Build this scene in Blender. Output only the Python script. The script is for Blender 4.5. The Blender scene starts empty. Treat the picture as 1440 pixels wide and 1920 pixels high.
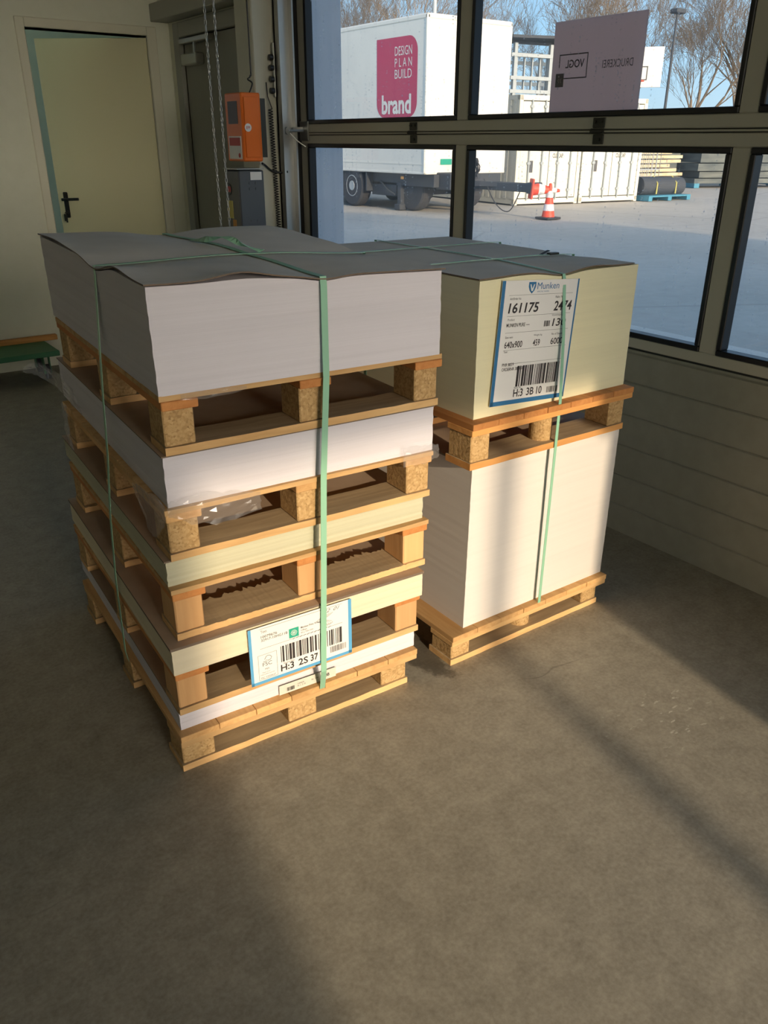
import bpy, math, random
from mathutils import Vector, Matrix
random.seed(7)
PI = math.pi
R = math.radians
C = bpy.context.scene.collection
SC = bpy.context.scene

# ------------------------------------------------------------------ camera
cam_d = bpy.data.cameras.new('camera'); cam = bpy.data.objects.new('camera', cam_d); C.objects.link(cam)
F_PX, PITCH, ROLL, YAW = 1507.16, 24.762, 0.2106, 36.316
cam_d.sensor_fit = 'VERTICAL'; cam_d.sensor_height = 36.0; cam_d.lens = F_PX / 1920 * 36.0
cam_d.clip_start = 0.05; cam_d.clip_end = 400
p, r, y = R(PITCH), R(ROLL), R(YAW)
fw = Vector((math.sin(y)*math.cos(p), math.cos(y)*math.cos(p), -math.sin(p)))
rt = Vector((math.cos(y), -math.sin(y), 0)); up = rt.cross(fw)
rt2 = rt*math.cos(r) + up*math.sin(r); up2 = rt2.cross(fw)
m = Matrix((rt2, up2, -fw)).transposed().to_4x4(); m.translation = (0, 0, 1.5)
cam.matrix_world = m
SC.camera = cam

# ------------------------------------------------------------------ light, sky, exposure
SC.view_settings.view_transform = 'Standard'; SC.view_settings.look = 'None'
SC.view_settings.gamma = 1.0; SC.view_settings.use_curve_mapping = False
SC.view_settings.exposure = 0.0
SUN_EL, SUN_AZ = 16.5, 80.5            # light travels towards azimuth 80.5 deg (from +X), downwards
w = bpy.data.worlds.new('world'); SC.world = w; w.use_nodes = True
nt = w.node_tree; bg = nt.nodes['Background']
def wn(t, **k):
    n = nt.nodes.new(t)
    for a_, v_ in k.items(): setattr(n, a_, v_)
    return n
# clear winter sky: pale at the horizon, blue above, with an added warm fill glow towards the low sun
tcw = wn('ShaderNodeTexCoord'); sep = wn('ShaderNodeSeparateXYZ'); nt.links.new(tcw.outputs['Generated'], sep.inputs[0])
crw = wn('ShaderNodeValToRGB'); nt.links.new(sep.outputs['Z'], crw.inputs[0]); el = crw.color_ramp.elements
SKY = [(0, (.56,.74,.84)), (.10, (.40,.70,.98)), (.25, (.26,.48,.78)), (1, (.20,.31,.50))]
el[0].position = 0; el[0].color = (*SKY[0][1], 1); el[1].position = 1; el[1].color = (*SKY[3][1], 1)
for ps_, cl_ in SKY[1:3]:
    q_ = el.new(ps_); q_.color = (*cl_, 1)
sd = (-math.cos(R(SUN_AZ))*math.cos(R(SUN_EL)), -math.sin(R(SUN_AZ))*math.cos(R(SUN_EL)), math.sin(R(SUN_EL)))
dt = wn('ShaderNodeVectorMath', operation='DOT_PRODUCT'); nt.links.new(tcw.outputs['Generated'], dt.inputs[0]); dt.inputs[1].default_value = (-math.cos(R(SUN_AZ))*.995, -math.sin(R(SUN_AZ))*.995, .10)
mxw = wn('ShaderNodeMath', operation='MAXIMUM'); nt.links.new(dt.outputs['Value'], mxw.inputs[0]); mxw.inputs[1].default_value = 0
pww = wn('ShaderNodeMath', operation='POWER'); nt.links.new(mxw.outputs[0], pww.inputs[0]); pww.inputs[1].default_value = 22
glw = wn('ShaderNodeVectorMath', operation='SCALE'); glw.inputs[0].default_value = (18.5, 16.3, 13.4); nt.links.new(pww.outputs[0], glw.inputs['Scale'])
adw = wn('ShaderNodeVectorMath', operation='ADD'); nt.links.new(crw.outputs[0], adw.inputs[0]); nt.links.new(glw.outputs[0], adw.inputs[1])
nt.links.new(adw.outputs[0], bg.inputs[0]); bg.inputs[1].default_value = 1.3
sl = bpy.data.lights.new('sun', 'SUN'); sl.energy = 3.5; sl.angle = R(1.0); sl.color = (1.0, 0.80, 0.56)
so = bpy.data.objects.new('sun', sl); C.objects.link(so)
ld = Vector((math.cos(R(SUN_AZ))*math.cos(R(SUN_EL)), math.sin(R(SUN_AZ))*math.cos(R(SUN_EL)), -math.sin(R(SUN_EL))))
so.rotation_euler = ld.to_track_quat('-Z', 'Y').to_euler(); so.location = (0, -3, 6)

# ------------------------------------------------------------------ mesh helpers
class MB:
    def __init__(s): s.v = []; s.f = []
    def add(s, vs, fs, M=None):
        b = len(s.v)
        s.v += [tuple(M @ Vector(q)) if M is not None else tuple(q) for q in vs]
        s.f += [tuple(b+i for i in f) for f in fs]; return s
    def box(s, x0, y0, z0, x1, y1, z1, M=None, bev=0.0):
        if bev <= 0:
            vs = [(x0,y0,z0),(x1,y0,z0),(x1,y1,z0),(x0,y1,z0),(x0,y0,z1),(x1,y0,z1),(x1,y1,z1),(x0,y1,z1)]
            fs = [(0,3,2,1),(4,5,6,7),(0,1,5,4),(1,2,6,5),(2,3,7,6),(3,0,4,7)]
            return s.add(vs, fs, M)
        # chamfered box
        b = min(bev, (x1-x0)/2.01, (y1-y0)/2.01, (z1-z0)/2.01)
        vs = []; idx = {}
        def V(q):
            k = tuple(round(t, 7) for t in q)
            if k not in idx: idx[k] = len(vs); vs.append(q)
            return idx[k]
        X = (x0, x1); Y = (y0, y1); Z = (z0, z1); sg = (1, -1)
        def c(i, j, k, a):
            q = [X[i]+sg[i]*b, Y[j]+sg[j]*b, Z[k]+sg[k]*b]
            q[a] = (X, Y, Z)[a][(i, j, k)[a]]; return V(tuple(q))
        fs = []
        for a in range(3):
            for e in (0, 1):
                o = [t for t in range(3) if t != a]; ring = []
                for (g, h) in ((0,0),(1,0),(1,1),(0,1)):
                    t = [0,0,0]; t[a] = e; t[o[0]] = g; t[o[1]] = h; ring.append(c(*t, a))
                fs.append(tuple(ring))
        for a in range(3):
            o = [t for t in range(3) if t != a]
            for g in (0,1):
                for h in (0,1):
                    t0 = [0,0,0]; t0[o[0]] = g; t0[o[1]] = h; t1 = list(t0); t1[a] = 1
                    fs.append((c(*t0, o[0]), c(*t1, o[0]), c(*t1, o[1]), c(*t0, o[1])))
        for i in (0,1):
            for j in (0,1):
                for k in (0,1): fs.append((c(i,j,k,0), c(i,j,k,1), c(i,j,k,2)))
        ctr = Vector(((x0+x1)/2, (y0+y1)/2, (z0+z1)/2)); out = []
        for f in fs:
            a_, b_, c_ = [Vector(vs[t]) for t in f[:3]]
            n = (b_-a_).cross(c_-a_)
            if n.dot((a_+b_+c_)/3-ctr) < 0: f = f[::-1]
            out.append(f)
        return s.add(vs, out, M)
    def cyl(s, p0, p1, r0, r1=None, n=16, caps=True, M=None):
        r1 = r0 if r1 is None else r1
        p0 = Vector(p0); p1 = Vector(p1); d = (p1-p0).normalized()
        a = d.orthogonal().normalized(); b = d.cross(a)
        vs = []
        for P, rr in ((p0, r0), (p1, r1)):
            for i in range(n):
                t = 2*PI*i/n; vs.append(tuple(P + (a*math.cos(t)+b*math.sin(t))*rr))
        fs = [(i, (i+1) % n, n+(i+1) % n, n+i) for i in range(n)]
        if caps: fs += [tuple(range(n))[::-1], tuple(range(n, 2*n))]
        return s.add(vs, fs, M)
    def tube(s, pts, r, n=8, M=None, closed=False):
        pts = [Vector(q) for q in pts]; N = len(pts); vs = []
        rr = r if isinstance(r, (list, tuple)) else [r]*N
        pa = None
        for i, P in enumerate(pts):
            if closed: d = (pts[(i+1) % N]-pts[i-1]).normalized()
            else: d = (pts[min(i+1, N-1)]-pts[max(i-1, 0)]).normalized()
            if pa is None: a = d.orthogonal().normalized()
            else:
                a = pa - d*pa.dot(d)
                a = a.normalized() if a.length > 1e-6 else d.orthogonal().normalized()
            pa = a; b = d.cross(a)
            for k in range(n):
                t = 2*PI*k/n; vs.append(tuple(P + (a*math.cos(t)+b*math.sin(t))*rr[i]))
        fs = []
        for i in range(N if closed else N-1):
            j = (i+1) % N
            for k in range(n): fs.append((i*n+k, i*n+(k+1) % n, j*n+(k+1) % n, j*n+k))
        if not closed: fs += [tuple(range(n))[::-1], tuple(range((N-1)*n, N*n))]
        return s.add(vs, fs, M)
    def ribbon(s, pts, side, width, th=0.0012, nrm=None):
        """flat band along pts; side = vector (or list) across the band; thickness outwards (nrm list)"""
        N = len(pts); vs = []
        for i in range(N):
            P = Vector(pts[i]); sd = Vector(side[i] if isinstance(side, list) else side).normalized()
            d = (Vector(pts[min(i+1, N-1)])-Vector(pts[max(i-1, 0)])).normalized()
            n = sd.cross(d).normalized()
            sd = sd*width/2
            vs += [tuple(P-sd-n*th/2), tuple(P+sd-n*th/2), tuple(P+sd+n*th/2), tuple(P-sd+n*th/2)]
        fs = []
        for i in range(N-1):
            a = i*4; b = a+4
            for k in range(4): fs.append((a+k, a+(k+1) % 4, b+(k+1) % 4, b+k))
        fs += [(0,3,2,1), tuple((N-1)*4+k for k in (0,1,2,3))]
        return s.add(vs, fs)
    def prism(s, poly, y0, y1, M=None):
        """polygon in XZ extruded along Y"""
        n = len(poly)
        vs = [(a, y0, b) for a, b in poly] + [(a, y1, b) for a, b in poly]
        fs = [tuple(range(n)), tuple(range(n, 2*n))[::-1]] + [(i, n+i, n+(i+1) % n, (i+1) % n) for i in range(n)]
        return s.add(vs, fs, M)
    def lathe(s, prof, n=24, M=None):
        vs = []
        for (rr, z) in prof:
            for k in range(n):
                t = 2*PI*k/n; vs.append((rr*math.cos(t), rr*math.sin(t), z))
        fs = []
        for i in range(len(prof)-1):
            for k in range(n): fs.append((i*n+k, i*n+(k+1) % n, (i+1)*n+(k+1) % n, (i+1)*n+k))
        fs += [tuple(range(n))[::-1], tuple(range((len(prof)-1)*n, len(prof)*n))]
        return s.add(vs, fs, M)
    def build(s, name, mat, parent=None, smooth=False, label=None):
        me = bpy.data.meshes.new(name); me.from_pydata(s.v, [], s.f); me.update()
        if mat: me.materials.append(mat)
        if smooth:
            for q in me.polygons: q.use_smooth = True
        o = bpy.data.objects.new(name, me); C.objects.link(o)
        if parent: o.parent = parent
        if label: o['label'] = label
        return o
def B(*a, **k): return MB().box(*a, **k)
def empty(name, loc=(0,0,0), rz=0):
    o = bpy.data.objects.new(name, None); C.objects.link(o); o.location = loc; o.rotation_euler = (0,0,rz)
    o.empty_display_size = 0.1; return o
def tag(o, label, cat, group=None, kind=None):
    o['label'] = label; o['category'] = cat
    if group: o['group'] = group
    if kind: o['kind'] = kind
    return o
def struct(o, label=None):
    o['kind'] = 'structure'
    if label: o['label'] = label
    return o
def copy_tree(o, parent=None):
    c = o.copy(); C.objects.link(c)
    if parent: c.parent = parent
    for ch in [q for q in bpy.data.objects if q.parent == o]: copy_tree(ch, c)
    return c

def text_geo(s, width=None, height=None, bold=0.0, shear=0.0):
    cu = bpy.data.curves.new('t', 'FONT'); cu.body = s; cu.size = 1.0; cu.offset = bold; cu.shear = shear; cu.resolution_u = 3
    o = bpy.data.objects.new('t', cu); C.objects.link(o)
    dg = bpy.context.evaluated_depsgraph_get(); me = bpy.data.meshes.new_from_object(o.evaluated_get(dg))
    vs = [tuple(v.co) for v in me.vertices]; fs = [tuple(q.vertices) for q in me.polygons]
    bpy.data.objects.remove(o); bpy.data.curves.remove(cu); bpy.data.meshes.remove(me)
    if not vs: return [], []
    x0 = min(v[0] for v in vs); x1 = max(v[0] for v in vs); y0 = min(v[1] for v in vs); y1 = max(v[1] for v in vs)
    ky = (height/(y1-y0)) if height else 1; kx = (width/(x1-x0)) if width else ky
    return [((v[0]-x0)*kx, (v[1]-y0)*ky, 0) for v in vs], fs
RX = Matrix.Rotation(R(90), 4, 'X')
def put_text(mb, s, x, z, h, wd=None, bold=0.0, yoff=-0.0006, shear=0.0):
    """text in a local XZ plane facing -Y; lower left corner x,z"""
    vs, fs = text_geo(s, wd, h, bold, shear)
    mb.add(vs, fs, Matrix.Translation((x, yoff, z)) @ RX)
def flat(mb, x0, z0, x1, z1, y=-0.0006):
    mb.add([(x0,y,z0),(x1,y,z0),(x1,y,z1),(x0,y,z1)], [(0,1,2,3)])
def barcode(mb, x0, z0, x1, z1, seed=1, n=40, y=-0.0006):
    rn = random.Random(seed); x = x0; u = (x1-x0)/n/2.0
    while x < x1-u*3:
        wd = u*rn.choice((1,1,1.6,2.6,3.4)); flat(mb, x, z0, min(x+wd, x1), z1, y); x += wd + u*rn.choice((.9,1.2,2.2))

# ------------------------------------------------------------------ materials
def mat(name, col, rough=0.6, metal=0.0, spec=0.5):
    m = bpy.data.materials.new(name); m.use_nodes = True; b = m.node_tree.nodes['Principled BSDF']
    b.inputs['Base Color'].default_value = (*col, 1); b.inputs['Roughness'].default_value = rough
    b.inputs['Metallic'].default_value = metal; b.inputs['Specular IOR Level'].default_value = spec
    return m
def N(m, t, **k):
    n = m.node_tree.nodes.new(t)
    for a, v in k.items(): setattr(n, a, v)
    return n
def L(m, a, b): m.node_tree.links.new(a, b)
def coords(m, scale=(1,1,1), kind='Object'):
    tc = N(m, 'ShaderNodeTexCoord'); mp = N(m, 'ShaderNodeMapping'); mp.inputs['Scale'].default_value = scale
    L(m, tc.outputs[kind], mp.inputs[0]); return mp.outputs[0]
def ramp(m, fac, stops):
    cr = N(m, 'ShaderNodeValToRGB'); e = cr.color_ramp.elements
    e[0].position = stops[0][0]; e[0].color = (*stops[0][1], 1)
    e[1].position = stops[-1][0]; e[1].color = (*stops[-1][1], 1)
    for ps, cl in stops[1:-1]:
        q = e.new(ps); q.color = (*cl, 1)
    L(m, fac, cr.inputs[0]); return cr.outputs[0]
def noise(m, vec, scale=5, detail=4, rough=.55, dist=0):
    n = N(m, 'ShaderNodeTexNoise'); n.inputs['Scale'].default_value = scale; n.inputs['Detail'].default_value = detail
    n.inputs['Roughness'].default_value = rough; n.inputs['Distortion'].default_value = dist
    L(m, vec, n.inputs['Vector']); return n.outputs['Fac']
def bump(m, h, strength=.2, dist=.01):
    b = N(m, 'ShaderNodeBump'); b.inputs['Strength'].default_value = strength; b.inputs['Distance'].default_value = dist
    L(m, h, b.inputs['Height']); L(m, b.outputs[0], m.node_tree.nodes['Principled BSDF'].inputs['Normal'])
def bc(m): return m.node_tree.nodes['Principled BSDF'].inputs['Base Color']
def mixc(m, f, a, b, mode='MIX'):
    x = N(m, 'ShaderNodeMix', data_type='RGBA', blend_type=mode)
    for i, q in ((0, f), (6, a), (7, b)):
        if hasattr(q, 'links'): L(m, q, x.inputs[i])
        elif i == 0: x.inputs[0].default_value = q
        else: x.inputs[i].default_value = (*q, 1)
    return x.outputs[2]
def noisy(name, c1, c2, scale=(1,1,1), ns=6, rough=.7, bs=.15, detail=5, dist=.004, spec=.4):
    m = mat(name, c1, rough, 0, spec); v = coords(m, scale); n = noise(m, v, ns, detail)
    L(m, ramp(m, n, [(.3, c1), (.7, c2)]), bc(m)); bump(m, n, bs, dist); return m
def wood(name, dark, light, axis='X', scale=1.0, rough=.75):
    m = mat(name, dark, rough, 0, .3)
    sc = {'X': (1.2, 14, 14), 'Y': (14, 1.2, 14), 'Z': (14, 14, 1.2)}[axis]
    v = coords(m, tuple(t*scale for t in sc)); n = noise(m, v, 2.2, 6, .6, .8)
    v2 = coords(m, (1.5,1.5,1.5)); n2 = noise(m, v2, 3, 2)
    # every object gets its own tone
    oi = N(m, 'ShaderNodeObjectInfo')
    c = ramp(m, n, [(.25, dark), (.5, tuple((a+b)/2 for a, b in zip(dark, light))), (.72, light)])
    hs = N(m, 'ShaderNodeHueSaturation'); mr = N(m, 'ShaderNodeMapRange'); mr.inputs[3].default_value = .78; mr.inputs[4].default_value = 1.15
    L(m, oi.outputs['Random'], mr.inputs[0]); L(m, mr.outputs[0], hs.inputs['Value']); L(m, c, hs.inputs['Color'])
    c2 = mixc(m, n2, hs.outputs[0], tuple(t*.8 for t in light)); 
    mm = mixc(m, .35, hs.outputs[0], c2); L(m, mm, bc(m)); bump(m, n, .35, .003); return m
def chip(name):
    m = mat(name, (.4,.27,.14), .85, 0, .2); v = coords(m, (1,1,1))
    vo = N(m, 'ShaderNodeTexVoronoi'); vo.inputs['Scale'].default_value = 170; L(m, v, vo.inputs['Vector'])
    n = noise(m, v, 90, 4, .7)
    c = ramp(m, vo.outputs['Color'], [(.05, (.22,.12,.045)), (.45, (.50,.32,.14)), (.9, (.68,.47,.24))])
    L(m, mixc(m, n, c, (.44,.28,.12)), bc(m)); bump(m, n, .7, .004); return m
def paper(name, col, var=.05):
    m = mat(name, col, .75, 0, .25); v = coords(m, (.6,.6,260)); n = noise(m, v, 2, 3, .6)
    v2 = coords(m, (.3,.3,28)); n2 = noise(m, v2, 2, 2, .5)
    a = ramp(m, n, [(.3, tuple(t*(1-var) for t in col)), (.65, col)])
    b = ramp(m, n2, [(.35, (1-var*.8,)*3), (.55, (1,1,1))])
    L(m, mixc(m, 1.0, a, b, 'MULTIPLY'), bc(m)); bump(m, n, .12, .002); return m
M = {}
M['deal'] = wood('pine_board', (.46,.25,.09), (.74,.48,.22), 'X')
M['dealY'] = wood('pine_board_lengthways', (.48,.25,.085), (.75,.46,.2), 'Y')
M['orange'] = wood('orange_pine_board', (.50,.21,.055), (.70,.36,.12), 'X')
M['orangeY'] = wood('orange_pine_board_lengthways', (.42,.15,.04), (.62,.28,.09), 'Y')
M['greyish'] = wood('weathered_board', (.30,.22,.13), (.56,.42,.25), 'X')
M['pineblock'] = wood('pine_block', (.56,.30,.12), (.74,.44,.20), 'Z', .6)
M['chip'] = chip('pressed_chip_block')
M['paper_white'] = paper('white_paper_edges', (.67,.645,.69))
M['paper_white2'] = paper('bright_white_paper_edges', (.68,.64,.60), .03)
M['paper_green'] = paper('greenish_paper_edges', (.55,.53,.375), .07)
M['paper_cream'] = paper('cream_paper_edges', (.73,.65,.47), .04)
M['paper_ivory'] = paper('ivory_paper_edges', (.80,.75,.50), .04)
M['card'] = noisy('grey_brown_cardboard', (.64,.59,.51), (.70,.65,.57), (1,1,1), 9, .8, .1)
M['cardedge'] = mat('cardboard_cut_edge', (.17,.125,.09), .85)
M['cardbrown'] = noisy('brown_cardboard', (.40,.29,.20), (.47,.35,.25), (1,1,1), 9, .8, .08)
M['strap'] = mat('green_strap', (.27,.52,.36), .38)
M['label_white'] = mat('label_paper', (.78,.77,.74), .6)
M['label_blue'] = mat('label_blue', (.03,.16,.34), .55)
M['label_blue2'] = mat('label_light_blue', (.10,.36,.62), .55)
M['ink'] = mat('black_ink', (.03,.025,.025), .6)
M['grey_ink'] = mat('grey_ink', (.10,.095,.095), .6)
M['logo_green'] = mat('logo_green', (.02,.36,.24), .55)
M['white_paint'] = mat('white_paint', (.8,.8,.78), .5)
M['wall'] = noisy('cream_wall_paint', (.80,.80,.64), (.83,.83,.67), (1,1,1), 14, .8, .06)
M['doorpaint'] = mat('cream_door_paint', (.80,.75,.47), .5)
M['frame_cream'] = mat('cream_frame_paint', (.80,.77,.60), .5)
M['grey_door'] = noisy('grey_metal_door', (.29,.28,.225), (.31,.30,.245), (1,1,1), 5, .5, .02)
M['grey_frame'] = mat('grey_door_frame', (.36,.355,.30), .5)
M['column'] = noisy('grey_beige_column', (.56,.55,.44), (.59,.58,.47), (1,1,1), 6, .55, .02)
M['gate'] = noisy('grey_beige_gate_panel', (.33,.32,.25), (.37,.36,.29), (1,2,2), 8, .5, .02)
M['gate_frame'] = mat('gate_profile', (.54,.52,.42), .42)
M['gasket'] = mat('black_rubber', (.012,.012,.014), .35)
M['darkmetal'] = mat('dark_metal', (.06,.06,.05), .5, .6)
M['steel'] = mat('galvanised_steel', (.45,.45,.42), .35, .9)
M['black'] = mat('black_plastic', (.015,.014,.013), .35)
M['orange_box'] = mat('orange_enamel', (.80,.17,.015), .35)
M['cab_grey'] = mat('blue_grey_plastic', (.085,.095,.105), .45)
M['cab_front'] = mat('grey_cabinet_front', (.12,.12,.11), .5)
M['yellow'] = mat('yellow_label', (.55,.48,.12), .6)
M['orange_lab'] = mat('orange_label', (.6,.28,.06), .6)
M['red_ink'] = mat('red_ink', (.5,.08,.07), .6)
M['dolly'] = mat('green_dolly_paint', (.05,.20,.09), .5)
M['tyre'] = mat('tyre_rubber', (.05,.05,.055), .8)
M['trailer'] = mat('white_trailer_panel', (.82,.78,.70), .45)
M['trailer_end'] = M['trailer']
M['logo_red'] = mat('trailer_logo_red', (.55,.035,.10), .5)
M['chassis'] = mat('dark_chassis', (.05,.055,.065), .7)
M['container'] = mat('white_container_paint', (.80,.76,.64), .5)
M['bar'] = mat('pale_lock_bar', (.40,.43,.44), .45)
M['cone'] = mat('cone_red', (.85,.09,.04), .5)
M['cone_white'] = mat('cone_white', (.85,.85,.85), .4)
M['bluewood'] = mat('blue_pallet_paint', (.06,.25,.36), .7)
M['plank'] = noisy('stacked_planks', (.50,.36,.20), (.72,.58,.40), (1,1,8), 4, .8)
M['darkstack'] = noisy('dark_stored_material', (.06,.075,.08), (.18,.19,.17), (.6,.6,3), 2, .8)
M['bark'] = noisy('bark', (.16,.12,.085), (.26,.20,.14), (1,1,1), 5, .9)
M['exterior'] = mat('pale_blue_grey_cladding', (.62,.66,.74), .45)
M['building'] = noisy('rendered_building', (.45,.43,.40), (.5,.48,.45), (1,1,1), 1, .9)
M['ceil'] = mat('ceiling_paint', (.45,.45,.42), .8)
M['screen'] = mat('grey_cover_plate', (.10,.075,.08), .5)
M['hedge'] = noisy('reddish_hedge', (.28,.08,.04), (.42,.18,.08), (1,1,1), 3, .9, .4)

def film(name, haze=.12, tint=(1,1,1), gloss=.25, refl=.035):
    m = bpy.data.materials.new(name); m.use_nodes = True; nt = m.node_tree; nt.nodes.remove(nt.nodes['Principled BSDF'])
    out = nt.nodes['Material Output']
    tr = nt.nodes.new('ShaderNodeBsdfTransparent'); tr.inputs[0].default_value = (*tint, 1)
    gl = nt.nodes.new('ShaderNodeBsdfGlossy'); gl.inputs['Roughness'].default_value = gloss
    fr = nt.nodes.new('ShaderNodeLayerWeight'); fr.inputs[0].default_value = .5
    pw = nt.nodes.new('ShaderNodeMath'); pw.operation = 'POWER'; L(m, fr.outputs['Facing'], pw.inputs[0]); pw.inputs[1].default_value = 4.5
    ma = nt.nodes.new('ShaderNodeMath'); ma.operation = 'MULTIPLY_ADD'; L(m, pw.outputs[0], ma.inputs[0]); ma.inputs[1].default_value = .8; ma.inputs[2].default_value = refl
    mx = nt.nodes.new('ShaderNodeMixShader'); L(m, ma.outputs[0], mx.inputs[0]); L(m, tr.outputs[0], mx.inputs[1]); L(m, gl.outputs[0], mx.inputs[2])
    if haze:
        df = nt.nodes.new('ShaderNodeBsdfTranslucent'); df.inputs[0].default_value = (.9,.9,.92,1)
        d2 = nt.nodes.new('ShaderNodeBsdfDiffuse'); d2.inputs[0].default_value = (.8,.8,.8,1)
        dm = nt.nodes.new('ShaderNodeMixShader'); L(m, df.outputs[0], dm.inputs[1]); L(m, d2.outputs[0], dm.inputs[2])
        m2 = nt.nodes.new('ShaderNodeMixShader'); m2.inputs[0].default_value = haze
        L(m, mx.outputs[0], m2.inputs[1]); L(m, dm.outputs[0], m2.inputs[2]); L(m, m2.outputs[0], out.inputs[0]); m['mix'] = 1
        return m, m2
    L(m, mx.outputs[0], out.inputs[0]); return m, None
M['film'] = film('clear_plastic_film', .16, (.97,.97,.97), .12)[0]
# gate glazing: slightly tinted, dusty, with dried runs of drops
gm, gmix = film('dusty_gate_glass', .06, (.97,.97,.96), .02)
v = coords(gm, (1, 26, 1.1)); st = noise(gm, v, 3, 3, .6)
v3 = coords(gm, (1, 160, 90)); dr = noise(gm, v3, 1.2, 1, .5)
v4 = coords(gm, (1, 1, 1)); cl = noise(gm, v4, 1.6, 3, .5, .6)
def mth(m, op, a, b=0.0):
    q = N(m, 'ShaderNodeMath', operation=op)
    for i, t in ((0, a), (1, b)):
        if hasattr(t, 'links'): L(m, t, q.inputs[i])
        else: q.inputs[i].default_value = t
    return q.outputs[0]
s1 = ramp(gm, st, [(.57, (0,0,0)), (.70, (1,1,1))]); s2 = ramp(gm, dr, [(.60, (0,0,0)), (.68, (1,1,1))])
spot = mth(gm, 'MULTIPLY', s1, s2); spot = mth(gm, 'MULTIPLY', spot, .9)
hz = mth(gm, 'MULTIPLY', ramp(gm, cl, [(.42, (0,0,0)), (.75, (1,1,1))]), .07)
L(gm, mth(gm, 'ADD', mth(gm, 'ADD', spot, hz), .035), gmix.inputs[0])
M['glass'] = gm
# translucent corrugated plastic sheet for the sign
sm = bpy.data.materials.new('translucent_plastic_sheet'); sm.use_nodes = True; nt = sm.node_tree; b = nt.nodes['Principled BSDF']
b.inputs['Base Color'].default_value = (.60,.56,.60,1); b.inputs['Roughness'].default_value = .5
tl = nt.nodes.new('ShaderNodeBsdfTranslucent'); tl.inputs[0].default_value = (.80,.60,.55,1)
mx = nt.nodes.new('ShaderNodeMixShader'); mx.inputs[0].default_value = .8
L(sm, b.outputs[0], mx.inputs[1]); L(sm, tl.outputs[0], mx.inputs[2]); L(sm, mx.outputs[0], nt.nodes['Material Output'].inputs[0])
M['sign'] = sm
# floor
fm = mat('worn_concrete_floor', (.2,.18,.15), .55, 0, .4)
v = coords(fm, (1,1,1)); n1 = noise(fm, v, 1.3, 6, .6, .3); n2 = noise(fm, v, 14, 6, .7); n3 = noise(fm, v, 90, 3, .6)
base = ramp(fm, n1, [(.3, (.245,.222,.171)), (.5, (.305,.278,.216)), (.72, (.375,.343,.272))])
base = mixc(fm, .6, base, ramp(fm, n2, [(.3, (.19,.168,.128)), (.7, (.45,.415,.33))]))
base = mixc(fm, .3, base, ramp(fm, n3, [(.3, (.165,.146,.114)), (.7, (.445,.415,.34))]))
vo = N(fm, 'ShaderNodeTexVoronoi', feature='DISTANCE_TO_EDGE'); vo.inputs['Scale'].default_value = 1.15
wv = N(fm, 'ShaderNodeVectorMath', operation='ADD'); nn = N(fm, 'ShaderNodeTexNoise'); nn.inputs['Scale'].default_value = 3
L(fm, v, nn.inputs['Vector']); sc_ = N(fm, 'ShaderNodeVectorMath', operation='SCALE'); sc_.inputs['Scale'].default_value = .35
L(fm, nn.outputs['Color'], sc_.inputs[0]); L(fm, v, wv.inputs[0]); L(fm, sc_.outputs[0], wv.inputs[1]); L(fm, wv.outputs[0], vo.inputs['Vector'])
crack = ramp(fm, vo.outputs['Distance'], [(0, (1,1,1)), (.0035, (0,0,0))])
cf = mth(fm, 'MULTIPLY', crack, mth(fm, 'MULTIPLY', ramp(fm, n1, [(.5, (0,0,0)), (.6, (1,1,1))]), .45))
base = mixc(fm, cf, base, (.07,.06,.05))
# damp stain on the floor between the two stacks
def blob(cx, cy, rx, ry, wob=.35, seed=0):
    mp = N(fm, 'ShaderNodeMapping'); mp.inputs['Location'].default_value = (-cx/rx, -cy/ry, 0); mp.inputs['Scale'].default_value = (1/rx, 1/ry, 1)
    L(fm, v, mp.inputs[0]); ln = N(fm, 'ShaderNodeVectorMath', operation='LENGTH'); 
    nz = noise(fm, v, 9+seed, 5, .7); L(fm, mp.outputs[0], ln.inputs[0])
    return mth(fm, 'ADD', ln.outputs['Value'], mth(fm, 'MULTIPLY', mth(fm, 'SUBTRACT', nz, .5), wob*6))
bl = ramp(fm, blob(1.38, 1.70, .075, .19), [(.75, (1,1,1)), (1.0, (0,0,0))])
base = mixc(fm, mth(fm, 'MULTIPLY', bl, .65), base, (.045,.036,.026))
# pale scuffs
b2 = ramp(fm, blob(1.76, 1.02, .20, .16), [(.4, (1,1,1)), (1.3, (0,0,0))]); n5 = noise(fm, coords(fm, (1,2.2,1)), 30, 3, .5)
sf = mth(fm, 'MULTIPLY', b2, ramp(fm, n5, [(.62, (0,0,0)), (.68, (1,1,1))]))
base = mixc(fm, mth(fm, 'MULTIPLY', sf, .6), base, (.66,.63,.54))
L(fm, base, bc(fm)); bump(fm, n2, .12, .004)
rr = N(fm, 'ShaderNodeMapRange'); rr.inputs[3].default_value = .42; rr.inputs[4].default_value = .68; L(fm, n1, rr.inputs[0])
L(fm, rr.outputs[0], fm.node_tree.nodes['Principled BSDF'].inputs['Roughness']); M['floor'] = fm
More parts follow.
